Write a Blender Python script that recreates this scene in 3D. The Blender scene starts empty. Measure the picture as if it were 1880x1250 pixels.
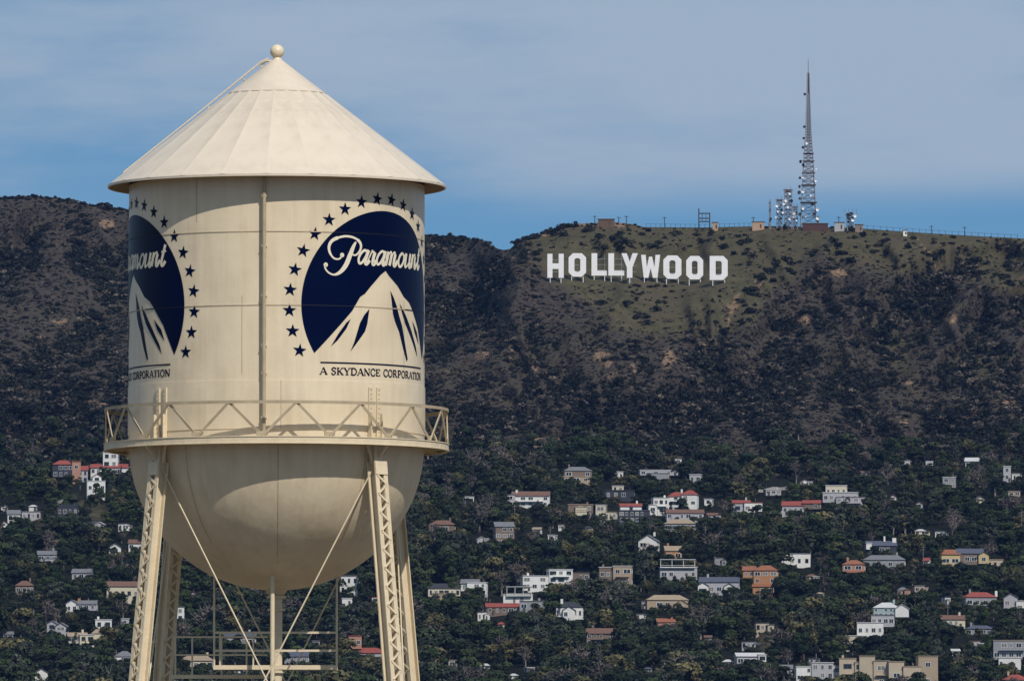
import bpy, bmesh, math, random
import numpy as np
from mathutils import Vector, Matrix
random.seed(7); rng = np.random.default_rng(11)
sc = bpy.context.scene; COL = sc.collection
# ------------------------------------------------------------------ camera
F = 18160.0; HZ = 1690.0; PITCH = math.atan((HZ-625)/F); CZ = 2.0
cam = bpy.data.cameras.new('camera'); camo = bpy.data.objects.new('camera', cam); COL.objects.link(camo)
cam.sensor_width = 36.0; cam.lens = 36.0*F/1880; cam.clip_start = 1.0; cam.clip_end = 90000
camo.location = (0, 0, CZ); camo.rotation_euler = (math.pi/2+PITCH, 0, 0); sc.camera = camo
# ------------------------------------------------------------------ sun and sky
SAZ, SEL = math.radians(25), math.radians(46)
tosun = Vector((math.sin(SAZ)*math.cos(SEL), -math.cos(SAZ)*math.cos(SEL), math.sin(SEL)))
sl = bpy.data.lights.new('sun', 'SUN'); sl.energy = 3.9; sl.angle = math.radians(0.53); sl.color = (1.0, 0.945, 0.86)
so = bpy.data.objects.new('sun', sl); COL.objects.link(so); so.rotation_euler = tosun.to_track_quat('Z', 'Y').to_euler()
so.location = (0, -50, 400)
W = bpy.data.worlds.new('World'); sc.world = W; W.use_nodes = True
def sky_world():
    nt = W.node_tree; N = nt.nodes; L = nt.links; N.clear()
    def n(t, **k):
        o = N.new(t)
        for a, b in k.items(): setattr(o, a, b)
        return o
    def mth(op, a, b=None, c=None, clamp=False):
        m = n('ShaderNodeMath', operation=op, use_clamp=clamp)
        for i, v in enumerate((a, b, c)):
            if v is None: continue
            if isinstance(v, (int, float)): m.inputs[i].default_value = v
            else: L.new(v, m.inputs[i])
        return m.outputs[0]
    tc = n('ShaderNodeTexCoord'); sep = n('ShaderNodeSeparateXYZ'); L.new(tc.outputs['Generated'], sep.inputs[0])
    zz = mth('ADD', mth('MAXIMUM', sep.outputs[2], 0.0), 0.10)     # deep polarised blue: sample the clear sky higher up
    cmb = n('ShaderNodeCombineXYZ'); L.new(sep.outputs[0], cmb.inputs[0]); L.new(sep.outputs[1], cmb.inputs[1]); L.new(zz, cmb.inputs[2])
    nrm = n('ShaderNodeVectorMath', operation='NORMALIZE'); L.new(cmb.outputs[0], nrm.inputs[0])
    sky = n('ShaderNodeTexSky', sky_type='NISHITA'); sky.sun_disc = False
    sky.sun_elevation = SEL; sky.sun_rotation = math.pi-SAZ; sky.altitude = 150; sky.air_density = 0.62; sky.dust_density = 0.0; sky.ozone_density = 4.5
    L.new(nrm.outputs[0], sky.inputs[0])
    # thin veil of high cloud; the air below its edge stays clear
    el = sep.outputs[2]
    mp = n('ShaderNodeMapping'); mp.inputs['Scale'].default_value = (6, 6, 26); mp.inputs['Location'].default_value = (11.1, 3.9, 6.17); L.new(tc.outputs['Generated'], mp.inputs[0])
    ns = n('ShaderNodeTexNoise'); ns.inputs['Scale'].default_value = 1.6; ns.inputs['Detail'].default_value = 6; ns.inputs['Roughness'].default_value = 0.55; L.new(mp.outputs[0], ns.inputs['Vector'])
    mp2 = n('ShaderNodeMapping'); mp2.inputs['Scale'].default_value = (25, 25, 120); mp2.inputs['Rotation'].default_value = (0, 0.25, 0.4); L.new(tc.outputs['Generated'], mp2.inputs[0])
    n2 = n('ShaderNodeTexNoise'); n2.inputs['Scale'].default_value = 1.0; n2.inputs['Detail'].default_value = 7; n2.inputs['Roughness'].default_value = 0.6; L.new(mp2.outputs[0], n2.inputs['Vector'])
    edge = mth('ADD', 0.0700, mth('MULTIPLY', mth('SUBTRACT', ns.outputs[0], 0.5), 0.008))
    up = n('ShaderNodeMapRange', interpolation_type='SMOOTHSTEP'); L.new(el, up.inputs[0]); L.new(edge, up.inputs[1])
    L.new(mth('ADD', edge, 0.0055), up.inputs[2])
    thick = n('ShaderNodeMapRange', interpolation_type='SMOOTHSTEP'); L.new(mth('ADD', mth('MULTIPLY', ns.outputs[0], 0.62), mth('MULTIPLY', n2.outputs[0], 0.38)), thick.inputs[0])
    thick.inputs[1].default_value = 0.33; thick.inputs[2].default_value = 0.58; thick.inputs[3].default_value = 0.05; thick.inputs[4].default_value = 1.0
    fac = mth('MULTIPLY', up.outputs[0], thick.outputs[0], clamp=True)
    mix = n('ShaderNodeMix', data_type='RGBA'); L.new(fac, mix.inputs[0]); tn = n('ShaderNodeVectorMath', operation='MULTIPLY'); tn.inputs[1].default_value = (.98, 1.26, 1.15); L.new(sky.outputs[0], tn.inputs[0]); L.new(tn.outputs[0], mix.inputs[6]); mix.inputs[7].default_value = (4.45, 5.72, 7.40, 1)
    bg = n('ShaderNodeBackground'); bg.inputs[1].default_value = 0.076; L.new(mix.outputs[2], bg.inputs[0])
    out = n('ShaderNodeOutputWorld'); L.new(bg.outputs[0], out.inputs[0])
sky_world()
vs = sc.view_settings; vs.view_transform = 'Standard'; vs.look = 'None'; vs.exposure = 0.0; vs.gamma = 1.0; vs.use_curve_mapping = False
sc.render.resolution_x = 1024; sc.render.resolution_y = 680
# ------------------------------------------------------------------ projection helpers
_c, _s = math.cos(PITCH), math.sin(PITCH)
def ray(px, py):                       # direction with y = 1
    a = (np.asarray(px, float)-940)/F; b = (625-np.asarray(py, float))/F
    Y = _c-b*_s; Z = _s+b*_c
    return a/Y, Z/Y
def at(px, py, D):
    tx, tz = ray(px, py); return Vector((float(tx*D), float(D), float(CZ+tz*D)))
# ------------------------------------------------------------------ materials
MATS = {}
def mat(name, col, rough=0.7, var=0.12, scale=2.0, metal=0.0, bump=0.0, bscale=8.0, spec=0.3, objvar=0.0, col2=None):
    if name in MATS: return MATS[name]
    m = bpy.data.materials.new(name); m.use_nodes = True; nt = m.node_tree; N = nt.nodes; L = nt.links
    b = N['Principled BSDF']; b.inputs['Roughness'].default_value = rough; b.inputs['Metallic'].default_value = metal
    b.inputs['Specular IOR Level'].default_value = spec
    tc = N.new('ShaderNodeTexCoord'); ns = N.new('ShaderNodeTexNoise'); ns.inputs['Scale'].default_value = scale; ns.inputs['Detail'].default_value = 5
    L.new(tc.outputs['Object'], ns.inputs['Vector'])
    rp = N.new('ShaderNodeMix'); rp.data_type = 'RGBA'
    c2 = col2 or tuple(max(0, c*(1-2*var)) for c in col)
    rp.inputs[6].default_value = (*c2, 1); rp.inputs[7].default_value = (*[min(1, c*(1+var)) for c in col], 1)
    L.new(ns.outputs[0], rp.inputs[0]); res = rp.outputs[2]
    if objvar:
        oi = N.new('ShaderNodeObjectInfo'); mr = N.new('ShaderNodeMapRange'); mr.inputs[3].default_value = 1-objvar; mr.inputs[4].default_value = 1+objvar
        L.new(oi.outputs['Random'], mr.inputs[0]); mu = N.new('ShaderNodeVectorMath'); mu.operation = 'SCALE'
        L.new(res, mu.inputs[0]); L.new(mr.outputs[0], mu.inputs['Scale']); res = mu.outputs[0]
    L.new(res, b.inputs['Base Color'])
    if bump:
        n3 = N.new('ShaderNodeTexNoise'); n3.inputs['Scale'].default_value = bscale; n3.inputs['Detail'].default_value = 6; L.new(tc.outputs['Object'], n3.inputs['Vector'])
        bp = N.new('ShaderNodeBump'); bp.inputs['Strength'].default_value = bump; bp.inputs['Distance'].default_value = 0.1
        L.new(n3.outputs[0], bp.inputs['Height']); L.new(bp.outputs[0], b.inputs['Normal'])
    MATS[name] = m; return m
def paint_mat(name, col, dirt, amt):
    """weathered tank paint: faint vertical dirt runs, blotches and small chips"""
    m = bpy.data.materials.new(name); m.use_nodes = True; nt = m.node_tree; N = nt.nodes; L = nt.links
    b = N['Principled BSDF']; b.inputs['Roughness'].default_value = 0.36; b.inputs['Specular IOR Level'].default_value = 0.42
    tc = N.new('ShaderNodeTexCoord')
    mp = N.new('ShaderNodeMapping'); mp.inputs['Scale'].default_value = (3.2, 3.2, 0.22); L.new(tc.outputs['Object'], mp.inputs[0])
    a = N.new('ShaderNodeTexNoise'); a.inputs['Scale'].default_value = 1.3; a.inputs['Detail'].default_value = 7; a.inputs['Roughness'].default_value = 0.65; L.new(mp.outputs[0], a.inputs['Vector'])
    c = N.new('ShaderNodeTexNoise'); c.inputs['Scale'].default_value = 0.9; c.inputs['Detail'].default_value = 5; L.new(tc.outputs['Object'], c.inputs['Vector'])
    s = N.new('ShaderNodeTexNoise'); s.inputs['Scale'].default_value = 9; s.inputs['Detail'].default_value = 4; L.new(tc.outputs['Object'], s.inputs['Vector'])
    add = N.new('ShaderNodeMath'); add.operation = 'MULTIPLY'; L.new(a.outputs[0], add.inputs[0]); L.new(c.outputs[0], add.inputs[1])
    r = N.new('ShaderNodeMapRange'); r.inputs[1].default_value = 0.18; r.inputs[2].default_value = 0.42; r.inputs[3].default_value = 0; r.inputs[4].default_value = amt; L.new(add.outputs[0], r.inputs[0])
    mx = N.new('ShaderNodeMix'); mx.data_type = 'RGBA'; mx.inputs[6].default_value = (*col, 1); mx.inputs[7].default_value = (*dirt, 1); L.new(r.outputs[0], mx.inputs[0])
    r2 = N.new('ShaderNodeMapRange'); r2.inputs[1].default_value = 0.68; r2.inputs[2].default_value = 0.74; r2.inputs[4].default_value = 0.5; L.new(s.outputs[0], r2.inputs[0])
    m2 = N.new('ShaderNodeMix'); m2.data_type = 'RGBA'; L.new(r2.outputs[0], m2.inputs[0]); L.new(mx.outputs[2], m2.inputs[6]); m2.inputs[7].default_value = (*[min(.85, q*1.12) for q in col], 1)
    L.new(m2.outputs[2], b.inputs['Base Color'])
    bp = N.new('ShaderNodeBump'); bp.inputs['Strength'].default_value = 0.10; bp.inputs['Distance'].default_value = 0.3; L.new(c.outputs[0], bp.inputs['Height']); L.new(bp.outputs[0], b.inputs['Normal'])
    MATS[name] = m; return m
CREAM = paint_mat('cream_paint', (0.67, 0.565, 0.405), (0.44, 0.345, 0.23), 0.45)
ROOFP = paint_mat('roof_paint', (0.63, 0.54, 0.43), (0.44, 0.37, 0.285), 0.45)
STEEL = mat('cream_steel', (0.66, 0.55, 0.385), 0.5, 0.10, 3.0, bump=0.1, bscale=12)
NAVY = mat('navy_paint', (0.0004, 0.0038, 0.028), 0.32, 0.15, 0.8, spec=0.07)
LETTERP = mat('emblem_cream_paint', (0.70, 0.63, 0.50), 0.5, 0.06, 2.0)
RAILP = mat('rail_paint', (0.43, 0.35, 0.235), 0.6, 0.2, 3.0)
SEAMP = mat('seam_shadow_tone', (0.47, 0.385, 0.265), 0.7, 0.25, 3.0)  # darker cream: shadow line at the plate laps put into the colour
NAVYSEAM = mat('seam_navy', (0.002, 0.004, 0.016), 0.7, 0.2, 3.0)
WHITEL = mat('sign_white', (0.76, 0.75, 0.76), 0.55, 0.06, 0.35)
GALV = mat('galvanised_steel', (0.30, 0.31, 0.33), 0.5, 0.15, 0.5, metal=0.3)
DARKST = mat('dark_steel', (0.05, 0.05, 0.06), 0.6, 0.2, 0.5)
REDST = mat('red_steel', (0.075, 0.032, 0.03), 0.6, 0.2, 0.5)
# ------------------------------------------------------------------ mesh helpers
class MB:
    def __init__(s): s.v = []; s.f = []; s.m = []
    def add(s, vs, fs, mi=0):
        o = len(s.v); s.v += [tuple(x) for x in vs]; s.f += [tuple(i+o for i in f) for f in fs]; s.m += [mi]*len(fs); return s
    def box(s, c, d, M=None, mi=0):
        c = Vector(c); h = Vector(d)/2
        vs = [Vector((sx*h.x, sy*h.y, sz*h.z)) for sz in (-1, 1) for sy in (-1, 1) for sx in (-1, 1)]
        if M is not None: vs = [M@v for v in vs]
        return s.add([c+v for v in vs], [(0, 2, 3, 1), (4, 5, 7, 6), (0, 1, 5, 4), (2, 6, 7, 3), (0, 4, 6, 2), (1, 3, 7, 5)], mi)
    def bar(s, p, q, w, h, up=(0, 0, 1), mi=0):
        p = Vector(p); q = Vector(q); d = (q-p); l = d.length; d.normalize(); u = Vector(up); x = d.cross(u)
        if x.length < 1e-4: x = d.cross(Vector((1, 0, 0)))
        x.normalize(); y = x.cross(d); M = Matrix((x, d, y)).transposed()
        return s.box((p+q)/2, (w, l, h), M, mi)
    def tube(s, p, q, r, n=8, r2=None, mi=0, cap=True):
        p = Vector(p); q = Vector(q); d = (q-p).normalized(); x = d.cross(Vector((0, 0, 1)))
        if x.length < 1e-4: x = Vector((1, 0, 0))
        x.normalize(); y = d.cross(x); r2 = r if r2 is None else r2
        vs = [p+(x*math.cos(2*math.pi*i/n)+y*math.sin(2*math.pi*i/n))*r for i in range(n)]+[q+(x*math.cos(2*math.pi*i/n)+y*math.sin(2*math.pi*i/n))*r2 for i in range(n)]
        fs = [(i, (i+1) % n, n+(i+1) % n, n+i) for i in range(n)]
        if cap: fs += [tuple(range(n-1, -1, -1)), tuple(range(n, 2*n))]
        return s.add(vs, fs, mi)
    def lathe(s, prof, n=64, a0=0.0, a1=2*math.pi, mi=0):
        full = abs(a1-a0-2*math.pi) < 1e-6; k = n if full else n+1
        vs = []
        for r, z in prof:
            for i in range(k):
                a = a0+(a1-a0)*i/n; vs.append((r*math.sin(a), -r*math.cos(a), z))
        fs = []
        for j in range(len(prof)-1):
            for i in range(n):
                i2 = (i+1) % k; fs.append((j*k+i, (j+1)*k+i, (j+1)*k+i2, j*k+i2))
        return s.add(vs, fs, mi)
    def mesh(s, name, mats, smooth=False, angle=None):
        me = bpy.data.meshes.new(name); me.from_pydata(s.v, [], s.f)
        for m in (mats if isinstance(mats, (list, tuple)) else [mats]): me.materials.append(m)
        me.polygons.foreach_set('material_index', s.m)
        if smooth: me.polygons.foreach_set('use_smooth', [True]*len(me.polygons))
        me.update()
        if smooth and angle:
            try: me.set_sharp_from_angle(angle=math.radians(angle))
            except Exception: pass
        return me
    def build(s, name, mats, parent=None, smooth=False, angle=None):
        return link(name, s.mesh(name, mats, smooth, angle), parent)
def link(name, data, parent=None):
    o = bpy.data.objects.new(name, data); COL.objects.link(o)
    if parent: o.parent = parent
    return o
def thing(name, label, cat, loc=(0, 0, 0), rz=0.0, group=None):
    o = bpy.data.objects.new(name, None); COL.objects.link(o); o.location = loc; o.rotation_euler = (0, 0, rz); o.empty_display_size = 0.5
    return tag(o, label, cat, group)
def tag(o, label, cat, group=None):
    o['label'] = label; o['category'] = cat
    if group: o['group'] = group
    return o
def outline_mesh(name, loops, thick, mats):
    """filled 2-D outline (x,z) with holes, extruded along y"""
    bm = bmesh.new(); es = []
    for lp in loops:
        vs = [bm.verts.new((x, 0, z)) for x, z in lp]
        es += [bm.edges.new((vs[i], vs[(i+1) % len(vs)])) for i in range(len(vs))]
    bmesh.ops.triangle_fill(bm, use_beauty=True, use_dissolve=False, edges=es)
    r = bmesh.ops.extrude_face_region(bm, geom=bm.faces[:])
    bmesh.ops.translate(bm, vec=(0, thick, 0), verts=[g for g in r['geom'] if isinstance(g, bmesh.types.BMVert)])
    bmesh.ops.recalc_face_normals(bm, faces=bm.faces[:])
    me = bpy.data.meshes.new(name); bm.to_mesh(me); bm.free()
    for m in (mats if isinstance(mats, (list, tuple)) else [mats]): me.materials.append(m)
    return me
def smooth01(x): x = np.clip(x, 0, 1); return x*x*(3-2*x)
class VNoise:
    def __init__(s, seed): s.t = np.random.default_rng(seed).random((256, 256))
    def __call__(s, x, y):
        x = np.asarray(x, float); y = np.asarray(y, float); xi = np.floor(x).astype(int); yi = np.floor(y).astype(int); fx = x-xi; fy = y-yi
        fx = fx*fx*(3-2*fx); fy = fy*fy*(3-2*fy); g = lambda a, b: s.t[a % 256, b % 256]
        return (g(xi, yi)*(1-fx)+g(xi+1, yi)*fx)*(1-fy)+(g(xi, yi+1)*(1-fx)+g(xi+1, yi+1)*fx)*fy
    def fbm(s, x, y, o=4):
        r = 0; a = .5; t = 0
        for i in range(o): r = r+a*s(x*2**i+17*i, y*2**i+31*i); t += a; a *= .5
        return r/t
VA, VB, VC = VNoise(1), VNoise(2), VNoise(3)
# ------------------------------------------------------------------ terrain
SK = np.array([(-16000, 640), (-5000, 470), (-1500, 420), (-300, 378), (-60, 366), (0, 363), (60, 359), (110, 364), (150, 374), (200, 379), (240, 385), (330, 394), (430, 406), (520, 416), (620, 427), (700, 432), (780, 434), (830, 437), (880, 441), (897, 448), (910, 456), (925, 459), (938, 457), (946, 447), (955, 440), (985, 432), (1030, 418), (1060, 411), (1130, 408), (1165, 412), (1182, 417), (1290, 418), (1400, 415), (1560, 418), (1640, 424), (1700, 428), (1800, 434), (1880, 438), (2100, 450), (3500, 490), (8000, 560), (18000, 680)], float)
def ysk(px): return np.interp(px, SK[:, 0], SK[:, 1])
PYB = 1705.0
def gully(px, py):
    w = 1.6*(VA.fbm(px/110., py/90., 3)-.5)
    return 1-np.abs(2*VB(px/112+py/125+w, py/300)-1), 1-np.abs(2*VC(px/42-py/100+w, py/120)-1)
def Draw(px, py):
    D = np.interp(py, [350, 415, 512, 600, 700, 800, 850, 900, 1000, 1150, 1250, 1500, 1705], [5800, 5730, 5605, 5525, 5430, 5320, 5220, 5040, 4780, 4440, 4200, 3600, 3000])
    D = D+330*smooth01((955-px)/110)*smooth01((720-py)/260)
    calm = 1-0.85*np.exp(-(((px-1170)/190)**2+((py-505)/38)**2))
    edge = smooth01((py-ysk(px))/30)
    low = smooth01((py-800)/120)
    D = D+(VA.fbm(px/190+py/330, py/230, 3)-.5)*(75+75*low)*calm
    g, g2 = gully(px, py)
    D = D-((g-.5)*105+(g2-.5)*34)*calm*edge*(1-.6*low)
    return D
cols = np.concatenate([np.array([-16000, -11000, -8000, -5500, -3800, -2600, -1700, -1200, -900, -700, -560, -460, -390, -340.]), np.arange(-300, 2181, 6.), np.array([2220, 2280, 2360, 2480, 2650, 2900, 3300, 4000, 5200, 7000, 10000, 14000, 18000.])])
NR = 330; rr = np.linspace(0, 1, NR)
PXg = np.repeat(cols[:, None], NR, 1); PYg = PYB-rr[None, :]*(PYB-ysk(PXg))
Dg = Draw(PXg, PYg)
for j in range(1, NR): Dg[:, j] = np.maximum(Dg[:, j], Dg[:, j-1]+0.12*(PYg[:, j-1]-PYg[:, j]))
def gD(px, py):
    px = np.asarray(px, float); py = np.asarray(py, float)
    fi = np.interp(px, cols, np.arange(len(cols))); fj = np.clip((PYB-py)/(PYB-ysk(px)), 0, 1)*(NR-1)
    i = np.clip(np.floor(fi).astype(int), 0, len(cols)-2); j = np.clip(np.floor(fj).astype(int), 0, NR-2); a = fi-i; b = fj-j
    return (Dg[i, j]*(1-a)+Dg[i+1, j]*a)*(1-b)+(Dg[i, j+1]*(1-a)+Dg[i+1, j+1]*a)*b
def ground(px, py):
    return at(px, py, float(gD(px, py)))
def blob(px, py, cx, cy, rx, ry, ang=0.0):
    c, s = math.cos(ang), math.sin(ang); x = px-cx; y = py-cy
    return np.exp(-((((x*c+y*s)/rx)**2+((-x*s+y*c)/ry)**2)**1.6))
def grass_mask(px, py):
    w = 26*(VA.fbm(px/60., py/40., 3)-.5)
    line = np.interp(px, [930, 960, 1010, 1080, 1150, 1300, 1380, 1430, 1500, 1600, 1700, 1800, 1880, 2200], [430, 455, 505, 570, 606, 606, 590, 515, 478, 482, 492, 512, 535, 570])
    m = smooth01((line+w*2.6-py)/70+.5)*smooth01((px-945+w)/60)
    for b in ((1215, 842, 50, 22, .15), (1355, 842, 55, 26, .35), (1400, 965, 85, 26, .1), (150, 935, 70, 24, .25), (1640, 640, 26, 90, -.5), (1800, 660, 60, 40, 0), (1420, 1180, 40, 30, 0), (110, 960, 60, 18, .2), (1150, 985, 40, 16, 0)):
        m = np.maximum(m, .7*blob(px+w*.8, py+w*.6, *b))
    return m
ROCKS = [(885, 652, 13, 9), (938, 645, 6, 9), (983, 668, 7, 12), (1105, 655, 14, 8), (1112, 663, 8, 12), (1125, 690, 10, 5), (1228, 660, 9, 16), (1290, 640, 6, 9), (1298, 632, 5, 5), (1203, 790, 18, 8), (1222, 768, 8, 14), (1250, 757, 6, 9), (987, 812, 14, 10), (1032, 816, 6, 8), (1080, 795, 7, 9), (1475, 588, 9, 8), (1745, 585, 14, 6), (1468, 688, 8, 7), (1660, 700, 9, 6), (1550, 708, 9, 5), (1343, 855, 12, 14), (1442, 835, 8, 8), (1425, 860, 9, 8), (1418, 772, 8, 5), (1660, 775, 6, 5), (1732, 790, 8, 5), (1850, 740, 16, 8), (40, 708, 12, 5), (150, 740, 20, 10), (185, 745, 14, 8), (195, 410, 14, 6), (110, 590, 14, 5), (1540, 500, 16, 5), (1070, 411, 14, 4), (1105, 411, 16, 5), (1140, 413, 12, 5), (1000, 428, 9, 4), (960, 436, 8, 4), (1345, 560, 9, 6), (1395, 520, 7, 5), (1160, 675, 6, 7)]
def rock_mask(px, py):
    w = 14*(VB.fbm(px/18., py/14., 3)-.5); m = np.zeros_like(np.asarray(px, float))
    for x, y, a, b in ROCKS: m = np.maximum(m, blob(px+w, py+w*.7, x, y, a*1.35, b*1.35))
    for (x0, y0, x1, y1, wd) in ((1682, 432, 1738, 520, 3.0), (1735, 520, 1800, 560, 2.2), (1355, 540, 1335, 600, 5), (1190, 800, 1275, 745, 4)):   # worn tracks
        d = np.hypot(x1-x0, y1-y0); t = np.clip(((px-x0)*(x1-x0)+(py-y0)*(y1-y0))/d**2, 0, 1)
        dist = np.hypot(px+w*.4-(x0+t*(x1-x0)), py-(y0+t*(y1-y0))); m = np.maximum(m, .75*np.exp(-(dist/wd)**2))
    return m
def build_terrain():
    nc = len(cols); V = np.zeros((nc, NR+7, 3)); tx, tz = ray(PXg, PYg)
    V[:, 1:NR+1, 0] = tx*Dg; V[:, 1:NR+1, 1] = Dg; V[:, 1:NR+1, 2] = CZ+tz*Dg
    V[:, 0] = V[:, 1]; V[:, 0, 1] -= 25; V[:, 0, 2] = -3          # toe of the slope, below the flat ground
    top = V[:, NR].copy(); ux = tx[:, -1]
    for k, (dd, f) in enumerate(((40, .985), (140, .93), (380, .76), (800, .5), (1600, .12), (2200, -.02))):
        y = top[:, 1]+dd; V[:, NR+1+k, 0] = ux*y; V[:, NR+1+k, 1] = y; V[:, NR+1+k, 2] = top[:, 2]*f
    nr = NR+7; idx = np.arange(nc*nr).reshape(nc, nr)
    fs = np.stack([idx[:-1, :-1], idx[1:, :-1], idx[1:, 1:], idx[:-1, 1:]], -1).reshape(-1, 4)
    me = bpy.data.meshes.new('hillside'); me.vertices.add(nc*nr); me.vertices.foreach_set('co', V.reshape(-1))
    me.loops.add(fs.size); me.loops.foreach_set('vertex_index', fs.reshape(-1).astype(np.int32)); me.polygons.add(len(fs))
    me.polygons.foreach_set('loop_start', np.arange(0, fs.size, 4, dtype=np.int32)); me.polygons.foreach_set('use_smooth', [True]*len(fs)); me.update(calc_edges=True); me.validate()
    g = np.zeros((nc, nr)); r = np.zeros((nc, nr)); g[:, 1:NR+1] = grass_mask(PXg, PYg); r[:, 1:NR+1] = rock_mask(PXg, PYg)
    g[:, NR+1:] = g[:, NR:NR+1]
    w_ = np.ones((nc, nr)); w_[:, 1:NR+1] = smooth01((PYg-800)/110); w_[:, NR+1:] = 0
    for n, a in (('grass', g), ('rock', r), ('wood', w_)):
        at_ = me.attributes.new(n, 'FLOAT', 'POINT'); at_.data.foreach_set('value', a.reshape(-1).astype(np.float32))
    m = bpy.data.materials.new('hillside_soil'); m.use_nodes = True; nt = m.node_tree; N = nt.nodes; L = nt.links; b = N['Principled BSDF']; b.inputs['Roughness'].default_value = 0.95; b.inputs['Specular IOR Level'].default_value = 0.05
    tc = N.new('ShaderNodeTexCoord')
    def noise(sc_, det=6, ro=.6):
        n = N.new('ShaderNodeTexNoise'); n.inputs['Scale'].default_value = sc_; n.inputs['Detail'].default_value = det; n.inputs['Roughness'].default_value = ro; L.new(tc.outputs['Object'], n.inputs['Vector']); return n.outputs[0]
    def ramp(x, a, b_):
        r_ = N.new('ShaderNodeMapRange'); r_.inputs[1].default_value = a; r_.inputs[2].default_value = b_; L.new(x, r_.inputs[0]); return r_.outputs[0]
    def mixc(f, a, b_):
        x = N.new('ShaderNodeMix'); x.data_type = 'RGBA'; L.new(f, x.inputs[0])
        for i, q in ((6, a), (7, b_)):
            if isinstance(q, tuple): x.inputs[i].default_value = (*q, 1)
            else: L.new(q, x.inputs[i])
        return x.outputs[2]
    def attr(n):
        a = N.new('ShaderNodeAttribute'); a.attribute_name = n; return a.outputs['Fac']
    def mul(a, b_):
        x = N.new('ShaderNodeMath'); x.operation = 'MULTIPLY'; x.use_clamp = True
        for i, q in enumerate((a, b_)):
            if isinstance(q, float): x.inputs[i].default_value = q
            else: L.new(q, x.inputs[i])
        return x.outputs[0]
    fine = noise(.45, 4, .7); mid = noise(.09); big = noise(.02)
    soil = mixc(ramp(fine, .35, .68), (.020, .017, .016), (.084, .069, .057)); soil = mixc(ramp(mid, .45, .62), soil, (.046, .038, .034)); soil = mixc(mul(ramp(big, .42, .62), .6), soil, (.050, .045, .030)); 
    soil = mixc(mul(ramp(noise(.16, 5, .75), .57, .68), .6), soil, (.155, .112, .080))
    grass = mixc(ramp(mid, .35, .65), (.058, .053, .029), (.092, .080, .045)); grass = mixc(mul(ramp(fine, .4, .7), .6), grass, (.034, .032, .020)); grass = mixc(mul(ramp(big, .5, .66), .5), grass, (.085, .064, .046))
    rock = mixc(ramp(fine, .35, .65), (.10, .066, .045), (.28, .19, .125))
    
    def ragged(a, nz, k, lo, hi):
        x = N.new('ShaderNodeMath'); x.operation = 'MULTIPLY_ADD'; L.new(nz, x.inputs[0]); x.inputs[1].default_value = k; x.inputs[2].default_value = -k/2
        y = N.new('ShaderNodeMath'); y.operation = 'ADD'; L.new(attr(a), y.inputs[0]); L.new(x.outputs[0], y.inputs[1]); return ramp(y.outputs[0], lo, hi)
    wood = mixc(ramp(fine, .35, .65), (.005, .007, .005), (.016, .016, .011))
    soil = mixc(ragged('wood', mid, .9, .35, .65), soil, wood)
    c = mixc(ragged('grass', noise(.10, 7, .75), 2.2, .25, .75), soil, grass); c = mixc(ragged('rock', noise(.2, 7, .85), 3.0, .45, .70), c, rock); L.new(c, b.inputs['Base Color'])
    bp = N.new('ShaderNodeBump'); bp.inputs['Strength'].default_value = .6; bp.inputs['Distance'].default_value = 1.6; L.new(fine, bp.inputs['Height']); L.new(bp.outputs[0], b.inputs['Normal'])
    me.materials.append(m); o = link('hillside', me); o['kind'] = 'structure'
build_terrain()
g = MB(); g.add([(-17000, -9000, 0), (17000, -9000, 0), (17000, 24000, 0), (-17000, 24000, 0)], [(0, 1, 2, 3)])
go = g.build('ground', mat('city_ground', (.145, .115, .08), .9, .3, .02)); go['kind'] = 'structure'
hz = MB().box((0, 7500, 254), (34400, 33600, 516)).build('haze', []); hz['kind'] = 'stuff'; hz['label'] = 'thin blue haze in the air over the hills'
hm = bpy.data.materials.new('haze_air'); hm.use_nodes = True; hm.node_tree.nodes.clear()
pv = hm.node_tree.nodes.new('ShaderNodeVolumePrincipled'); pv.inputs['Color'].default_value = (.22, .44, 1.0, 1); pv.inputs['Density'].default_value = 8.5e-6
mo = hm.node_tree.nodes.new('ShaderNodeOutputMaterial'); hm.node_tree.links.new(pv.outputs[0], mo.inputs['Volume']); hz.data.materials.append(hm)
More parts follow.
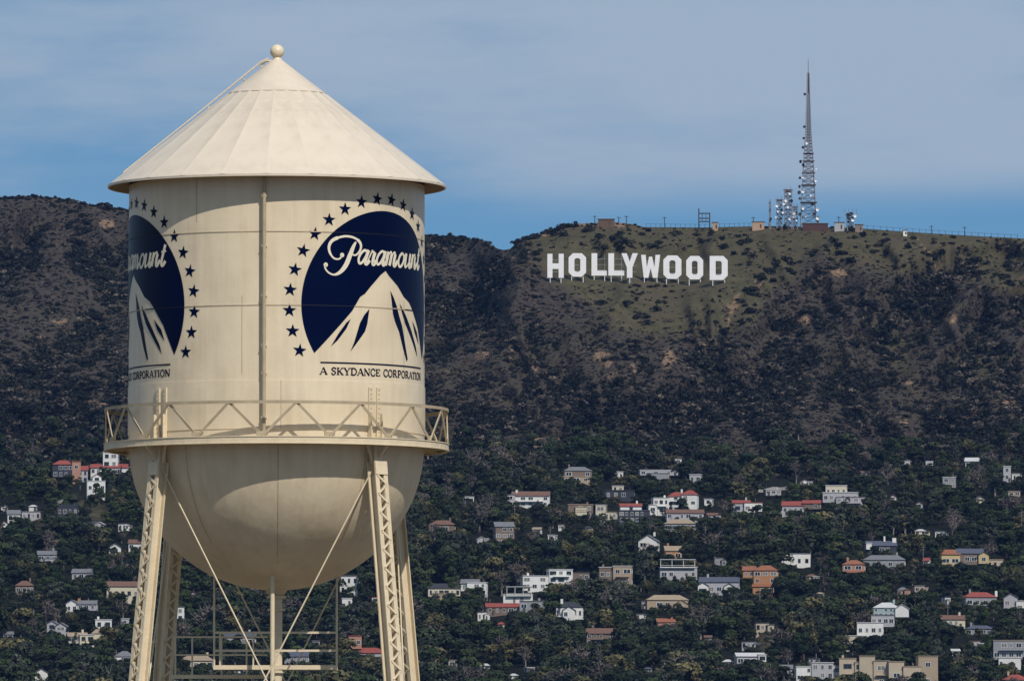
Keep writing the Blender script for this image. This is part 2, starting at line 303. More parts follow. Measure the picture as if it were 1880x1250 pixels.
# ------------------------------------------------------------------ water tower
DT = 270.0; XT = float(DT*ray(508, 600)[0]); S = float(DT*(ray(509, 600)[0]-ray(508, 600)[0])); R = 271.5*S
def zA(py): return float(CZ+DT*ray(508, py)[1])
def cyl(px, py):
    tx, tz = (float(q) for q in ray(px, py)); A = tx*tx+1; B = -2*(tx*XT+DT); C = XT*XT+DT*DT-R*R
    t = (-B-math.sqrt(max(B*B-4*A*C, 0)))/(2*A); return math.degrees(math.atan2(tx*t-XT, DT-t)), (CZ+tz*t)/S
def pol(r, a, z): return Vector((r*math.sin(a), -r*math.cos(a), z))
def water_tower():
    T = thing('water_tower', 'cream steel water tower with conical roof and navy mountain emblems', 'water tower', (XT, DT, 0))
    rad = math.radians
    # tank wall + hemispherical bowl
    zc = zA(812); ztop = zA(343)
    prof = [(R+.012, zA(690+18))]
    prof = [(R*.985, ztop+.05), (R, ztop)]+[(R, ztop+(zA(712)-ztop)*k/6) for k in range(1, 7)]+[(R+.02, zA(712)-.002), (R+.02, zA(800)), (R, zA(801)), (R, zc)]
    prof += [(R*math.cos(t), zc-R*math.sin(t)) for t in [rad(3*k) for k in range(1, 30)]]+[(.001, zc-R)]
    tank = MB().lathe(prof, 128).build('tank', CREAM, T, True, 40)
    # plate seams: thin rings with the lap shadow put into their darker colour
    emb = ((47.5, 36.8), (-73.3, 36.8))
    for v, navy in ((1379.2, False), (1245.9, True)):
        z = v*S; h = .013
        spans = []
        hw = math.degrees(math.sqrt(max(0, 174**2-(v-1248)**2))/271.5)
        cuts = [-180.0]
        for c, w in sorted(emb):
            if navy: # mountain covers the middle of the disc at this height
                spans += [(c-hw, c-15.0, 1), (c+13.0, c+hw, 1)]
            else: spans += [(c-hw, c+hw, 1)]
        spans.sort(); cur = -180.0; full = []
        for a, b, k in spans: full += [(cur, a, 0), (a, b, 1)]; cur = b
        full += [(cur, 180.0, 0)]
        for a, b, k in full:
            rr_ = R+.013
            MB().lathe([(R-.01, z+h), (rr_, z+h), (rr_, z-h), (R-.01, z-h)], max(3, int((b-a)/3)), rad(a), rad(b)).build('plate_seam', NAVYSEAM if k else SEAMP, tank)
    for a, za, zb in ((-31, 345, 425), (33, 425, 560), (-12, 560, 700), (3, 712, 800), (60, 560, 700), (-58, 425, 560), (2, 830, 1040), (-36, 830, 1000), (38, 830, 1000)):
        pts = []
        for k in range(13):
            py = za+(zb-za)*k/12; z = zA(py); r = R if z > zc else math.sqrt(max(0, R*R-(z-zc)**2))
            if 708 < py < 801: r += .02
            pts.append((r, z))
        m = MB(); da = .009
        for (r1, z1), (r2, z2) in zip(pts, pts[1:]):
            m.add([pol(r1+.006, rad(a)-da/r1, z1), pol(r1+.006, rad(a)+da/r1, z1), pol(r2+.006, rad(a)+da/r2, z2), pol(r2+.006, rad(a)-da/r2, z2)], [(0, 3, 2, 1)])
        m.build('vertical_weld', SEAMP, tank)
    # ---- roof: cap, 24 panels, drip rim, soffit, ball finial, ladder
    cone = lambda py: (10+(py-112)*(301/230.0))*S
    rc = 88*S
    MB().lathe([(9*S, zA(110)), (11*S, zA(112)), (cone(140)+.01, zA(140)), (cone(173)+.016, zA(173)), (cone(173)+.008, zA(173.8)), (cone(171), zA(173.6))], 64).build('roof_cap', ROOFP, T, True, 30)
    NPN = 24; m = MB(); nu, nv = 8, 8; vs = []
    for j in range(nv+1):
        py = 171+(342-171)*j/nv; r = cone(py); fl = (1-j/nv)**.7
        for i in range(nu+1):
            t = i/nu; a = (t-.5)*2*math.pi/NPN; flat = math.cos(math.pi/NPN)/math.cos(a)
            rib = -.015*(1-(2*t-1)**2)*fl*(.4+.6*min(1, j/3))
            rr_ = r*(1-fl*.8+fl*.8*flat)+rib
            vs.append(pol(rr_, a, zA(py)+rib*.6+(.010 if i in (0, nu) else 0)))
    fs = [(j*(nu+1)+i, (j+1)*(nu+1)+i, (j+1)*(nu+1)+i+1, j*(nu+1)+i+1) for j in range(nv) for i in range(nu)]
    m.add(vs, fs); pm = m.mesh('roof_panel', ROOFP, True)
    for k in range(NPN):
        o = link('roof_panel', pm, T); o.rotation_euler = (0, 0, 2*math.pi*(k+.35)/NPN)
    re = 311*S
    MB().lathe([(re-.03, zA(341.5)), (re, zA(342)), (re, zA(346)), (re-.02, zA(346.6)), (re-.05, zA(346))], 128).build('eave_rim', ROOFP, T, True, 35)
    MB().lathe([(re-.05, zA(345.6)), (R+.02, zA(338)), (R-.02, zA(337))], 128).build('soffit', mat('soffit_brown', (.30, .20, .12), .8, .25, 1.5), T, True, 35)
    f = MB().lathe([(9*S, zA(112)), (8*S, zA(108)), (6.5*S, zA(106))]+[(12.8*S*math.sin(t), zA(95)-12.8*S*math.cos(t)) for t in [rad(30+10*k) for k in range(15)]]+[(.001, zA(95)+12.8*S)], 32)
    f.build('ball_finial', CREAM, T, True, 50)
    lad = MB(); a = rad(-84); off = 8*S
    for w in (-7, 7):
        pts = [pol(cone(118)-2*S, a, zA(108)), pol(cone(124)+5*S, a, zA(122)+7*S), pol(cone(215)+3*S, a, zA(215)+3.5*S), pol(cone(320), a, zA(320)+1*S)]
        tq = Vector((math.cos(a), math.sin(a), 0))*w*S
        for p, q in zip(pts, pts[1:]): lad.tube(p+tq, q+tq, 1.4*S, 6)
    for k in range(34):
        t = k/33; py = 124+t*(316-124); p = pol(cone(py)+4.6*S*(1-t)+.4*S, a, zA(py)+6*S*(1-t)+.6*S); tq = Vector((math.cos(a), math.sin(a), 0))*7*S
        lad.tube(p-tq, p+tq, .9*S, 5)
    for py in (150, 200): 
        for w in (-7, 7):
            tq = Vector((math.cos(a), math.sin(a), 0))*w*S
            lad.tube(pol(cone(py)-.02, a, zA(py))+tq, pol(cone(py)+3.5*S, a, zA(py)+4*S)+tq, .9*S, 5)
    lad.tube(pol(6*S, a, zA(112)), pol(22*S, a, zA(113)), 2*S, 6); lad.tube(pol(22*S, a, zA(113)), pol(31*S, a, zA(124)), 2.4*S, 6)
    lad.build('roof_ladder', STEEL, T)
    # ---- overflow pipe
    ap = math.asin((492-508)/276.0); rp = R+11*S
    pp = MB().tube(pol(rp, ap, zA(340)), pol(rp, ap, zA(806)), 3.6*S, 12).build('overflow_pipe', RAILP, T, True, 40)
    for py in (380, 470, 560, 650, 700, 780):
        MB().box(pol(R+6*S, ap, zA(py)), (9*S, 13*S, 3*S), Matrix.Rotation(ap, 3, 'Z')).build('pipe_bracket', STEEL, pp)
    # ---- emblems
    def emap(me_bm, az0, roff, name, material):
        for c in range(-260, 261, 6): 
            g = me_bm.verts[:]+me_bm.edges[:]+me_bm.faces[:]
            xs = [v.co.x for v in me_bm.verts]
            if min(xs) < c < max(xs): bmesh.ops.bisect_plane(me_bm, geom=g, plane_co=(c+.013, 0, 0), plane_no=(1, 0, 0), dist=1e-5)
        for v in me_bm.verts:
            a = rad(az0)+v.co.x/271.5; v.co = pol(R+roff, a, (1248+v.co.z)*S)
        for f_ in me_bm.faces:
            c = f_.calc_center_median(); f_.normal_update()
            if f_.normal.x*c.x+f_.normal.y*c.y < 0: f_.normal_flip()
        me = bpy.data.meshes.new(name); me_bm.to_mesh(me); me_bm.free(); me.materials.append(material)
        for p in me.polygons: p.use_smooth = True
        return link(name, me, tank)
    def fill(loops):
        bm = bmesh.new(); es = []
        for lp in loops:
            vs_ = [bm.verts.new((x, 0, z)) for x, z in lp]; es += [bm.edges.new((vs_[i], vs_[(i+1) % len(vs_)])) for i in range(len(vs_))]
        bmesh.ops.triangle_fill(bm, use_beauty=True, edges=es); return bm
    def uR(x, y): a, v = cyl(520+x/3.474, 340+y/3.474); return (rad(a-47.5)*271.5, v-1248)
    def uL(x, y): a, v = cyl(225+x/3.473, 340+y/3.473); return (rad(a+73.3)*271.5, v-1248)
    def spline(pts, n=8):
        P = [pts[0]]+list(pts)+[pts[-1]]; out = []
        for i in range(1, len(P)-2):
            for k in range(n):
                t = k/n; p0, p1, p2, p3 = (np.array(P[q], float) for q in (i-1, i, i+1, i+2))
                out.append(.5*((2*p1)+(-p0+p2)*t+(2*p0-5*p1+4*p2-p3)*t*t+(-p0+3*p1-3*p2+p3)*t**3))
        return out+[np.array(pts[-1], float)]
    def ribbon(bm, pts, ws):
        pts = [np.array(p, float) for p in pts]; L_ = []; R_ = []
        for i, p in enumerate(pts):
            d = pts[min(i+1, len(pts)-1)]-pts[max(i-1, 0)]; d = d/(np.hypot(*d)+1e-9); n_ = np.array((-d[1], d[0])); w = ws[i]/2
            L_.append(bm.verts.new((p[0]+n_[0]*w, 0, p[1]+n_[1]*w))); R_.append(bm.verts.new((p[0]-n_[0]*w, 0, p[1]-n_[1]*w)))
        for i in range(len(pts)-1):
            try: bm.faces.new((L_[i], R_[i], R_[i+1], L_[i+1]))
            except ValueError: pass
    def disc(bm, c, r, n=12):
        bm.faces.new([bm.verts.new((c[0]+r*math.cos(2*math.pi*i/n), 0, c[1]+r*math.sin(2*math.pi*i/n))) for i in range(n)])
    RD = 174.0
    left = [uR(*p) for p in ((300, 960), (440, 800), (490, 712), (520, 692), (560, 642), (620, 572), (652, 546))]
    right = [uL(*p) for p in ((82, 600), (110, 650), (140, 712), (175, 742), (200, 782), (260, 892))]
    right = [p for p in right if p[0] > left[-1][0]+5]
    a0, a1 = math.radians(210.6), math.radians(-30.6)
    arc = [(RD*math.cos(a0+(a1-a0)*k/90), RD*math.sin(a0+(a1-a0)*k/90)) for k in range(91)]
    outline = arc+right[::-1]+left[::-1]
    st1 = [uR(*p) for p in ((430, 853), (402, 876), (350, 948), (303, 1028), (345, 990), (402, 914))]
    st2 = [uR(*p) for p in ((549, 788), (515, 828), (488, 880), (470, 940), (452, 1000), (428, 1060), (470, 1004), (522, 930), (536, 880))]
    st3 = [uR(*p) for p in ((682, 672), (691, 740), (699, 820), (713, 872), (738, 935), (763, 1040), (786, 1124), (792, 1110), (777, 1020), (757, 900), (737, 830), (722, 770), (702, 715))]
    st4 = [uL(*p) for p in ((120, 762), (132, 820), (150, 884), (200, 985), (252, 1078), (237, 1018), (192, 918), (152, 828))]
    st5 = [uL(*p) for p in ((200, 853), (222, 922), (270, 994), (247, 918))]
    # script word
    def script(put):
        bm = bmesh.new()
        p1 = [uR(*p) for p in ((462, 362), (446, 392), (424, 448), (398, 510), (362, 554), (322, 571), (286, 556), (266, 528), (268, 508))]
        s = spline(p1); n_ = len(s); ribbon(bm, s, [3+6.0*math.sin(math.pi*min(1, i/(n_*.62)))**1.0 if i < n_*.62 else 3.0 for i in range(n_)]); disc(bm, uR(270, 508), 4.2)
        p2 = [uR(*p) for p in ((376, 446), (356, 470), (322, 466), (297, 432), (291, 390), (310, 355), (350, 335), (400, 326), (450, 336), (485, 362), (494, 396), (480, 430), (457, 447), (436, 440))]
        s = spline(p2); n_ = len(s); ribbon(bm, s, [3.0+3.4*math.sin(math.pi*i/n_*1.0)**2*(1 if .2 < i/n_ < .45 or .65 < i/n_ < .9 else .3) for i in range(n_)]); disc(bm, uR(374, 446), 4.2); put(bm)
        # lower case: (width, [(polyline, thick)]) with x-height 1
        gl = {'a': (1.0, [([(.78, .86), (.5, 1.0), (.2, .74), (.08, .36), (.22, .03), (.48, .16), (.72, .62)], .17), ([(.86, 1.02), (.74, .5), (.72, .14), (.86, .02), (1.1, .3)], .25)]),
              'r': (.70, [([(-.05, .3), (.15, .85), (.22, 1.05)], .10), ([(.22, 1.05), (.26, .9), (.5, .88)], .14), ([(.5, .88), (.42, .45), (.44, .08), (.56, .02), (.75, .3)], .25)]),
              'm': (1.42, [([(-.03, .5), (.14, .98)], .10), ([(.18, 1.0), (.14, .5), (.06, 0)], .25), ([(.08, .25), (.3, .85), (.5, 1.0), (.58, .8)], .12), ([(.6, .86), (.54, .4), (.48, 0)], .25), ([(.5, .25), (.72, .85), (.92, 1.0), (1.02, .8)], .12), ([(1.02, .86), (.95, .4), (.96, .1), (1.1, .02), (1.4, .4)], .25)]),
              'o': (.90, [([(.5, 1.0), (.2, .78), (.08, .38), (.22, .03), (.48, .02), (.72, .32), (.76, .72), (.5, 1.0), (.75, .8), (1.0, .86)], .19)]),
              'u': (1.05, [([(-.05, .5), (.12, .98)], .10), ([(.16, 1.0), (.12, .4), (.14, .1), (.3, .0)], .25), ([(.3, 0), (.55, .2), (.74, .7)], .12), ([(.8, 1.0), (.72, .4), (.74, .1), (.88, .02), (1.1, .35)], .25)]),
              'n': (1.03, [([(-.03, .5), (.14, .98)], .10), ([(.18, 1.0), (.14, .5), (.06, 0)], .25), ([(.08, .25), (.34, .85), (.55, 1.0), (.66, .8)], .12), ([(.68, .86), (.6, .4), (.62, .1), (.76, .02), (1.05, .4)], .25)]),
              't': (.6, [([(.42, 1.5), (.3, .8), (.22, .3), (.28, .04), (.46, .02), (.66, .3)], .24), ([(.08, .98), (.6, 1.02)], .13)])}
        x = -66.0; xh = 25.0; k = 24.6
        for ch in 'aramount':
            w, strokes = gl[ch]; bm = bmesh.new()
            for pts, th in strokes:
                q = [(x+(px_+.20*pz)*k, 1323.5-1248+pz*xh) for px_, pz in pts]; s = spline(q, 5) if len(q) > 2 else q
                ribbon(bm, s, [th*k*1.1]*len(s))
            x += w*k; put(bm)
    # serif capitals
    def caps(put):
        gl = {'A': (1.0, [((.08, 0), (.48, 1), .10), ((.48, 1), (.9, 0), .2), ((.24, .33), (.72, .33), .09), ((-.04, .04), (.26, .04), .09), ((.68, .04), (1.06, .04), .09)]),
              'S': (.74, [[(.62, .72), (.55, .93), (.32, .97), (.12, .8), (.2, .6), (.5, .45), (.6, .25), (.42, .04), (.2, .04), (.06, .28)]]),
              'K': (1.0, [((.2, 0), (.2, 1), .2), ((.84, .96), (.24, .42), .1), ((.38, .56), (.84, 0), .19), ((.02, .04), (.42, .04), .09), ((.02, .96), (.42, .96), .09), ((.66, .04), (1.0, .04), .09), ((.64, .96), (.98, .96), .09)]),
              'Y': (.95, [((.46, 0), (.46, .46), .2), ((.1, .98), (.46, .44), .19), ((.82, .98), (.46, .44), .1), ((.24, .04), (.68, .04), .09), ((-.03, .96), (.3, .96), .09), ((.64, .96), (.97, .96), .09)]),
              'D': (.98, [((.2, 0), (.2, 1), .2), [(.2, .96), (.55, .95), (.82, .72), (.82, .3), (.55, .05), (.2, .04)], ((.02, .04), (.3, .04), .09), ((.02, .96), (.3, .96), .09)]),
              'N': (1.02, [((.16, 0), (.16, 1), .1), ((.14, .98), (.82, .02), .2), ((.84, 0), (.84, 1), .1), ((0, .04), (.32, .04), .09), ((.68, .96), (1, .96), .09), ((0, .96), (.24, .96), .09)]),
              'C': (.86, [[(.76, .68), (.66, .92), (.42, .98), (.18, .82), (.1, .5), (.18, .18), (.42, .02), (.66, .08), (.78, .32)]]),
              'E': (.84, [((.2, 0), (.2, 1), .2), ((.04, .95), (.74, .95), .1), ((.04, .05), (.76, .05), .1), ((.2, .52), (.56, .52), .09), ((.72, .95), (.72, .7), .09), ((.74, .05), (.74, .32), .09), ((.54, .38), (.54, .66), .07)]),
              'O': (.92, [[(.45, .98), (.2, .86), (.1, .5), (.2, .14), (.45, .02), (.7, .14), (.8, .5), (.7, .86), (.45, .98)]]),
              'R': (1.0, [((.2, 0), (.2, 1), .2), [(.2, .96), (.55, .95), (.7, .75), (.55, .52), (.2, .5)], ((.46, .5), (.82, .02), .19), ((.02, .04), (.42, .04), .09), ((.68, .04), (.98, .04), .09), ((.02, .96), (.3, .96), .09)]),
              'P': (.86, [((.2, 0), (.2, 1), .2), [(.2, .96), (.56, .95), (.74, .72), (.56, .47), (.2, .46)], ((.02, .04), (.44, .04), .09), ((.02, .96), (.3, .96), .09)]),
              'T': (.88, [((.42, 0), (.42, 1), .2), ((.02, .95), (.82, .95), .1), ((.22, .04), (.62, .04), .09), ((.05, .95), (.05, .7), .09), ((.79, .95), (.79, .7), .09)]),
              'I': (.48, [((.2, 0), (.2, 1), .2), ((.02, .04), (.38, .04), .09), ((.02, .96), (.38, .96), .09)]), ' ': (.5, [])}
        txt = 'A SKYDANCE CORPORATION'; tot = sum(gl[c][0] for c in txt); u0, u1 = rad(18.0-47.5)*271.5, rad(77-47.5)*271.5; k = (u1-u0)/tot; x = u0; h = 13.0; zb = 1120.8-1248
        for c in txt:
            w, st = gl[c]; bm = bmesh.new()
            for s_ in st:
                if isinstance(s_, list):
                    q = spline([(x+a*k, zb+b*h) for a, b in s_], 4); ribbon(bm, q, [.16*k]*len(q))
                else:
                    p, q, th = s_; ribbon(bm, [(x+p[0]*k, zb+p[1]*h), (x+q[0]*k, zb+q[1]*h)], [th*k]*2)
            x += w*k
            if st: put(bm)
    for az0 in (47.5, -73.3):
        emap(fill([outline]), az0, .010, 'emblem_disc', NAVY)
        for st in (st1, st2, st3, st4, st5): emap(fill([st]), az0, .010, 'emblem_streak', NAVY)
        for k in range(22):
            an = rad(205.5-11.0*k); cx, cz = 196*math.cos(an), 196*math.sin(an); pts = []
            for q in range(10):
                r_ = (13.0 if q % 2 == 0 else 5.2); t = math.pi/2+q*math.pi/5+rad(-6+5*math.sin(k)); pts.append((cx+r_*math.cos(t), cz+r_*math.sin(t)))
            emap(fill([pts]), az0, .010, 'emblem_star', NAVY)
        script(lambda b: emap(b, az0, .016, 'script_letter', LETTERP))
        bm = bmesh.new(); ribbon(bm, [(rad(18.3-47.5)*271.5, 1142.6-1248), (rad(77-47.5)*271.5, 1142.6-1248)], [2.6, 2.6]); emap(bm, az0, .010, 'emblem_rule', NAVY)
        caps(lambda b: emap(b, az0, .010, 'capital_letter', NAVY))
    # ---- balcony: 16 bays
    NB = 16; da = 2*math.pi/NB; rb = 316*S; a_off = rad(-3.3)
    P0, P1 = pol(rb, -da/2, 0), pol(rb, da/2, 0); mid = (P0+P1)/2
    zt, zb = zA(815), zA(828.5); zr = zA(754)
    NS = 5; AA = [-da/2+da*k/NS for k in range(NS+1)]
    def arcbar(m, r, z, w, h):
        for p, q in zip(AA, AA[1:]):
            m.add([pol(r-w, p, z-h/2), pol(r, p, z-h/2), pol(r, p, z+h/2), pol(r-w, p, z+h/2), pol(r-w, q, z-h/2), pol(r, q, z-h/2), pol(r, q, z+h/2), pol(r-w, q, z+h/2)], [(0, 4, 5, 1), (1, 5, 6, 2), (2, 6, 7, 3), (3, 7, 4, 0)])
        return m
    fm = arcbar(MB(), rb, (zt+zb)/2, .02, zt-zb-.05); arcbar(fm, rb+.02, zt-.012, .10, .024); arcbar(fm, rb+.02, zb+.012, .10, .024); fm = fm.mesh('fascia_channel', STEEL)
    dm = arcbar(MB(), rb-.06, zt-.06, rb-.06-R-.025, .04).mesh('deck_plate', CREAM)
    rm = arcbar(MB(), rb, zr, .014, 5*S); arcbar(rm, rb, zr+2.6*S, .07, .012); rm = rm.mesh('top_rail', RAILP)
    mid = pol(rb-.02, 0, 0); P0 = pol(rb-.02, -da/2, 0); P1 = pol(rb-.02, da/2, 0)
    g1 = MB().bar(P0+Vector((0, .0, zt)), mid+Vector((0, .0, zr)), .03, 4.6*S, up=(1, 0, 0)).mesh('rail_diagonal', RAILP)
    g2 = MB().bar(mid+Vector((0, .025, zr)), P1+Vector((0, .025, zt)), .03, 4.6*S, up=(1, 0, 0)).mesh('rail_diagonal', RAILP)
    gp = MB().box(P0+Vector((0, .02, zt+.06)), (22*S, .015, 9*S)).mesh('rail_gusset', RAILP)
    jm = MB(); jm.bar(pol(R, -da/2, zb+.06), pol(rb-.05, -da/2, zb+.06), .05, .10); jm = jm.mesh('deck_joist', STEEL)
    for k in range(NB):
        for n_, me in (('fascia_channel', fm), ('deck_plate', dm), ('top_rail', rm), ('rail_diagonal', g1), ('rail_diagonal', g2), ('rail_gusset', gp), ('deck_joist', jm)):
            o = link(n_, me, T); o.rotation_euler = (0, 0, a_off+da*(k+.5))
    # ---- legs
    ztl = zA(856); rt = 280*S; slope = .119; zbase = .0
    lw, ld = 29*S, 22*S
    def legframe(a):
        er = Vector((math.sin(a), -math.cos(a), 0)); et = Vector((math.cos(a), math.sin(a), 0))
        top = er*rt+Vector((0, 0, ztl)); bot = er*(rt+slope*(ztl-zbase))+Vector((0, 0, zbase)); d = (bot-top).normalized(); en = et.cross(d).normalized()
        if en.dot(er) < 0: en = -en
        return top, bot, d, er, et, en
    lo, hi = (bl for bl in (rt, rt))
    # built once in a local frame: x tangential, y outward, z up along the leg (origin at its top)
    L_ = (ztl-zbase)*math.sqrt(1+slope**2)
    ch = MB()
    for s_ in (-1, 1):
        ch.box((s_*(lw/2-8.5*S), 0, -L_/2), (.03, ld-.07, L_))                                   # web, set back
        for q in (-1, 1): ch.box((s_*(lw/2-4.5*S), q*(ld/2-.0175), -L_/2), (9*S, .035, L_))      # flanges
    for q in (-1, 1):
        for zz_ in (-14*S, -L_*.5, -L_+.3): ch.box((0, q*(ld/2+.014), zz_), (lw*.97, .022, 24*S))
    legm = ch.mesh('leg', STEEL)
    pit = 17*S; halfw = lw/2-4*S
    b1 = MB().bar((-halfw, 0, 0), (halfw, 0, -pit), .016, 4.4*S, up=(0, 1, 0)); b1 = MB().bar((-halfw, 0, 0), (halfw, 0, -pit), 3.6*S, .016, up=(0, 1, 0)).mesh('lacing_bar', STEEL)
    b2 = MB().bar((halfw, 0, 0), (-halfw, 0, -pit), 3.6*S, .016, up=(0, 1, 0)).mesh('lacing_bar', STEEL)
    rest = MB(); nvis = 25; k = nvis; z0 = -27*S
    while True:
        z = z0-k*pit
        if z-pit < -L_: break
        for q in (-1, 1):
            s_ = 1 if k % 2 == 0 else -1; rest.bar((-halfw*s_, q*(ld/2+.010), z), (halfw*s_, q*(ld/2+.010), z-pit), 3.6*S, .016, up=(0, 1, 0))
        k += 1
    restm = rest.mesh('lacing', STEEL)
    az = [rad(-48.3), rad(41.7), rad(131.7), rad(-138.3)]; tops = []; frames = []
    for a in az:
        top, bot, d, er, et, en = legframe(a); frames.append((top, bot, d, er, et, en)); tops.append(top)
        lg = link('leg', legm, T); M = Matrix((et, en, -d)).transposed().to_4x4(); M.translation = top; lg.matrix_local = M
        rs = link('lacing', restm, lg); rs['kind'] = 'stuff'
        for k in range(nvis):
            for q in (-1, 1):
                o = link('lacing_bar', b1 if k % 2 == 0 else b2, lg); o.location = (0, q*(ld/2+.010), z0-k*pit)
        # head: gusset from the leg to the wall, twin riveted straps up the tank
        rz = Matrix.Rotation(a, 3, 'Z'); h = MB()
        h.box(er*(rt-1*S)+Vector((0, 0, zA(838))), (lw*.7, ld*.7, 44*S), rz); h.bar(er*(rt+4*S)+Vector((0, 0, zA(850))), er*(rb-6*S)+Vector((0, 0, zb+.02)), .07, .09)
        for s_ in (-1, 1): h.bar(er*rt+et*(s_*lw*.3)+Vector((0, 0, zA(860))), er*(R+16*S)+et*(s_*lw*.95)+Vector((0, 0, zb+.03)), .05, .08)
        h.build('leg_head', STEEL, T)
        for s_ in (-1, 1):
            st = MB(); c = er*(R+.035)+et*(s_*9.5*S); st.box(c+Vector((0, 0, (zA(722)+zA(828))/2)), (9*S, .05, zA(722)-zA(828)), rz)
            st.box(c+er*.06+et*(s_*3.5*S)+Vector((0, 0, (zA(770)+zA(828))/2)), (1.6*S, .12, zA(770)-zA(828)), rz)
            so_ = st.build('wall_strap', STEEL, T)
            rv = MB()
            for k in range(11): 
                p = c+er*.028+Vector((0, 0, zA(726+8.5*k))); rv.tube(p, p+er*.014, .018, 6)
            ro = rv.build('rivets', SEAMP, so_); ro['kind'] = 'stuff'
    for i, j in ((0, 1), (1, 2), (2, 3), (3, 0)):
        for p, q in ((i, j), (j, i)):
            a_ = frames[p][0]+frames[p][3]*(.02)+Vector((0, 0, .02)); b_ = frames[q][1]+Vector((0, 0, .3))
            sd = (frames[q][4] if False else (b_-a_)).normalized(); n_ = sd.cross(Vector((0, 0, 1))).normalized()*(.035 if p == i else -.035)
            MB().tube(a_+n_, b_+n_, 1.45*S, 8).build('brace_rod', STEEL, T, True, 40)
    # ---- riser, drain pipe, hanging platform
    zbot = zA(1080)
    m = MB().tube((0, 0, zbot+.3), (0, 0, 0), 11*S, 20)
    for py, r_, t in ((1093, 17, 5), (1117, 16, 4), (1230, 16, 5)): m.tube((0, 0, zA(py)), (0, 0, zA(py+t)), r_*S, 20)
    m.tube((0, 0, zA(1076)), (0, 0, zA(1092)), 26*S, 20, 14*S); m.build('riser_pipe', STEEL, T, True, 40)
    X = lambda px: (px-508)*S
    MB().tube((X(503.5), -108*S, zA(1050)), (X(503.5), -108*S, zA(1620)), 4.2*S, 12).build('drain_pipe', STEEL, T, True, 40)
    zd = zA(1224)
    MB().box((X(506.5), 10*S, zd), (225*S, 40*S, .06)).build('service_deck', STEEL, T)
    for x in (394.5, 619):
        for y in (-10,): 
            t_ = math.sqrt(max(0, 271.5**2-(x-508)**2-y*y)); MB().tube((X(x), y*S, zc-t_*S+.03), (X(x), y*S, zd), 1.9*S, 8).build('platform_hanger', STEEL, T, True, 40)
    for py in (1161, 1194):
        for y in (-10,): MB().bar((X(394), y*S, zA(py)), (X(619.5), y*S, zA(py)), 3*S, 4*S).build('platform_rail', STEEL, T)
    for x in (405, 466): MB().tube((X(x), -8*S, zA(1161)), (X(x), -8*S, zd), 1.6*S, 6).build('platform_post', STEEL, T)
    for y in (-12, 31): MB().bar((X(393), y*S, zd-.01), (X(620), y*S, zd-.01), 3*S, 8*S).build('deck_edge', STEEL, T)
    zd2 = zA(1240); MB().box((X(402), 95*S, zd2), (180*S, 60*S, .05)).build('catwalk_deck', STEEL, T)
    MB().bar((X(312), 63*S, zd2), (X(492), 63*S, zd2), 3*S, 7*S).build('catwalk_edge', STEEL, T)
    for py in (1167, 1200): MB().bar((X(318), 64*S, zA(py)), (X(490), 64*S, zA(py)), 2.5*S, 3*S).build('catwalk_rail', STEEL, T)
    for x in (321, 352, 406, 452): MB().tube((X(x), 64*S, zA(1167)), (X(x), 64*S, zd2), 1.6*S, 6).build('catwalk_post', STEEL, T)
    for a in az: 
        er = Vector((math.sin(a), -math.cos(a), 0)); c = er*(rt+slope*ztl); MB().box((c.x, c.y, .2), (1.6, 1.6, .5), Matrix.Rotation(a, 3, 'Z')).build('concrete_footing', mat('concrete', (.35, .33, .3), .9, .2, 2), T)
water_tower()
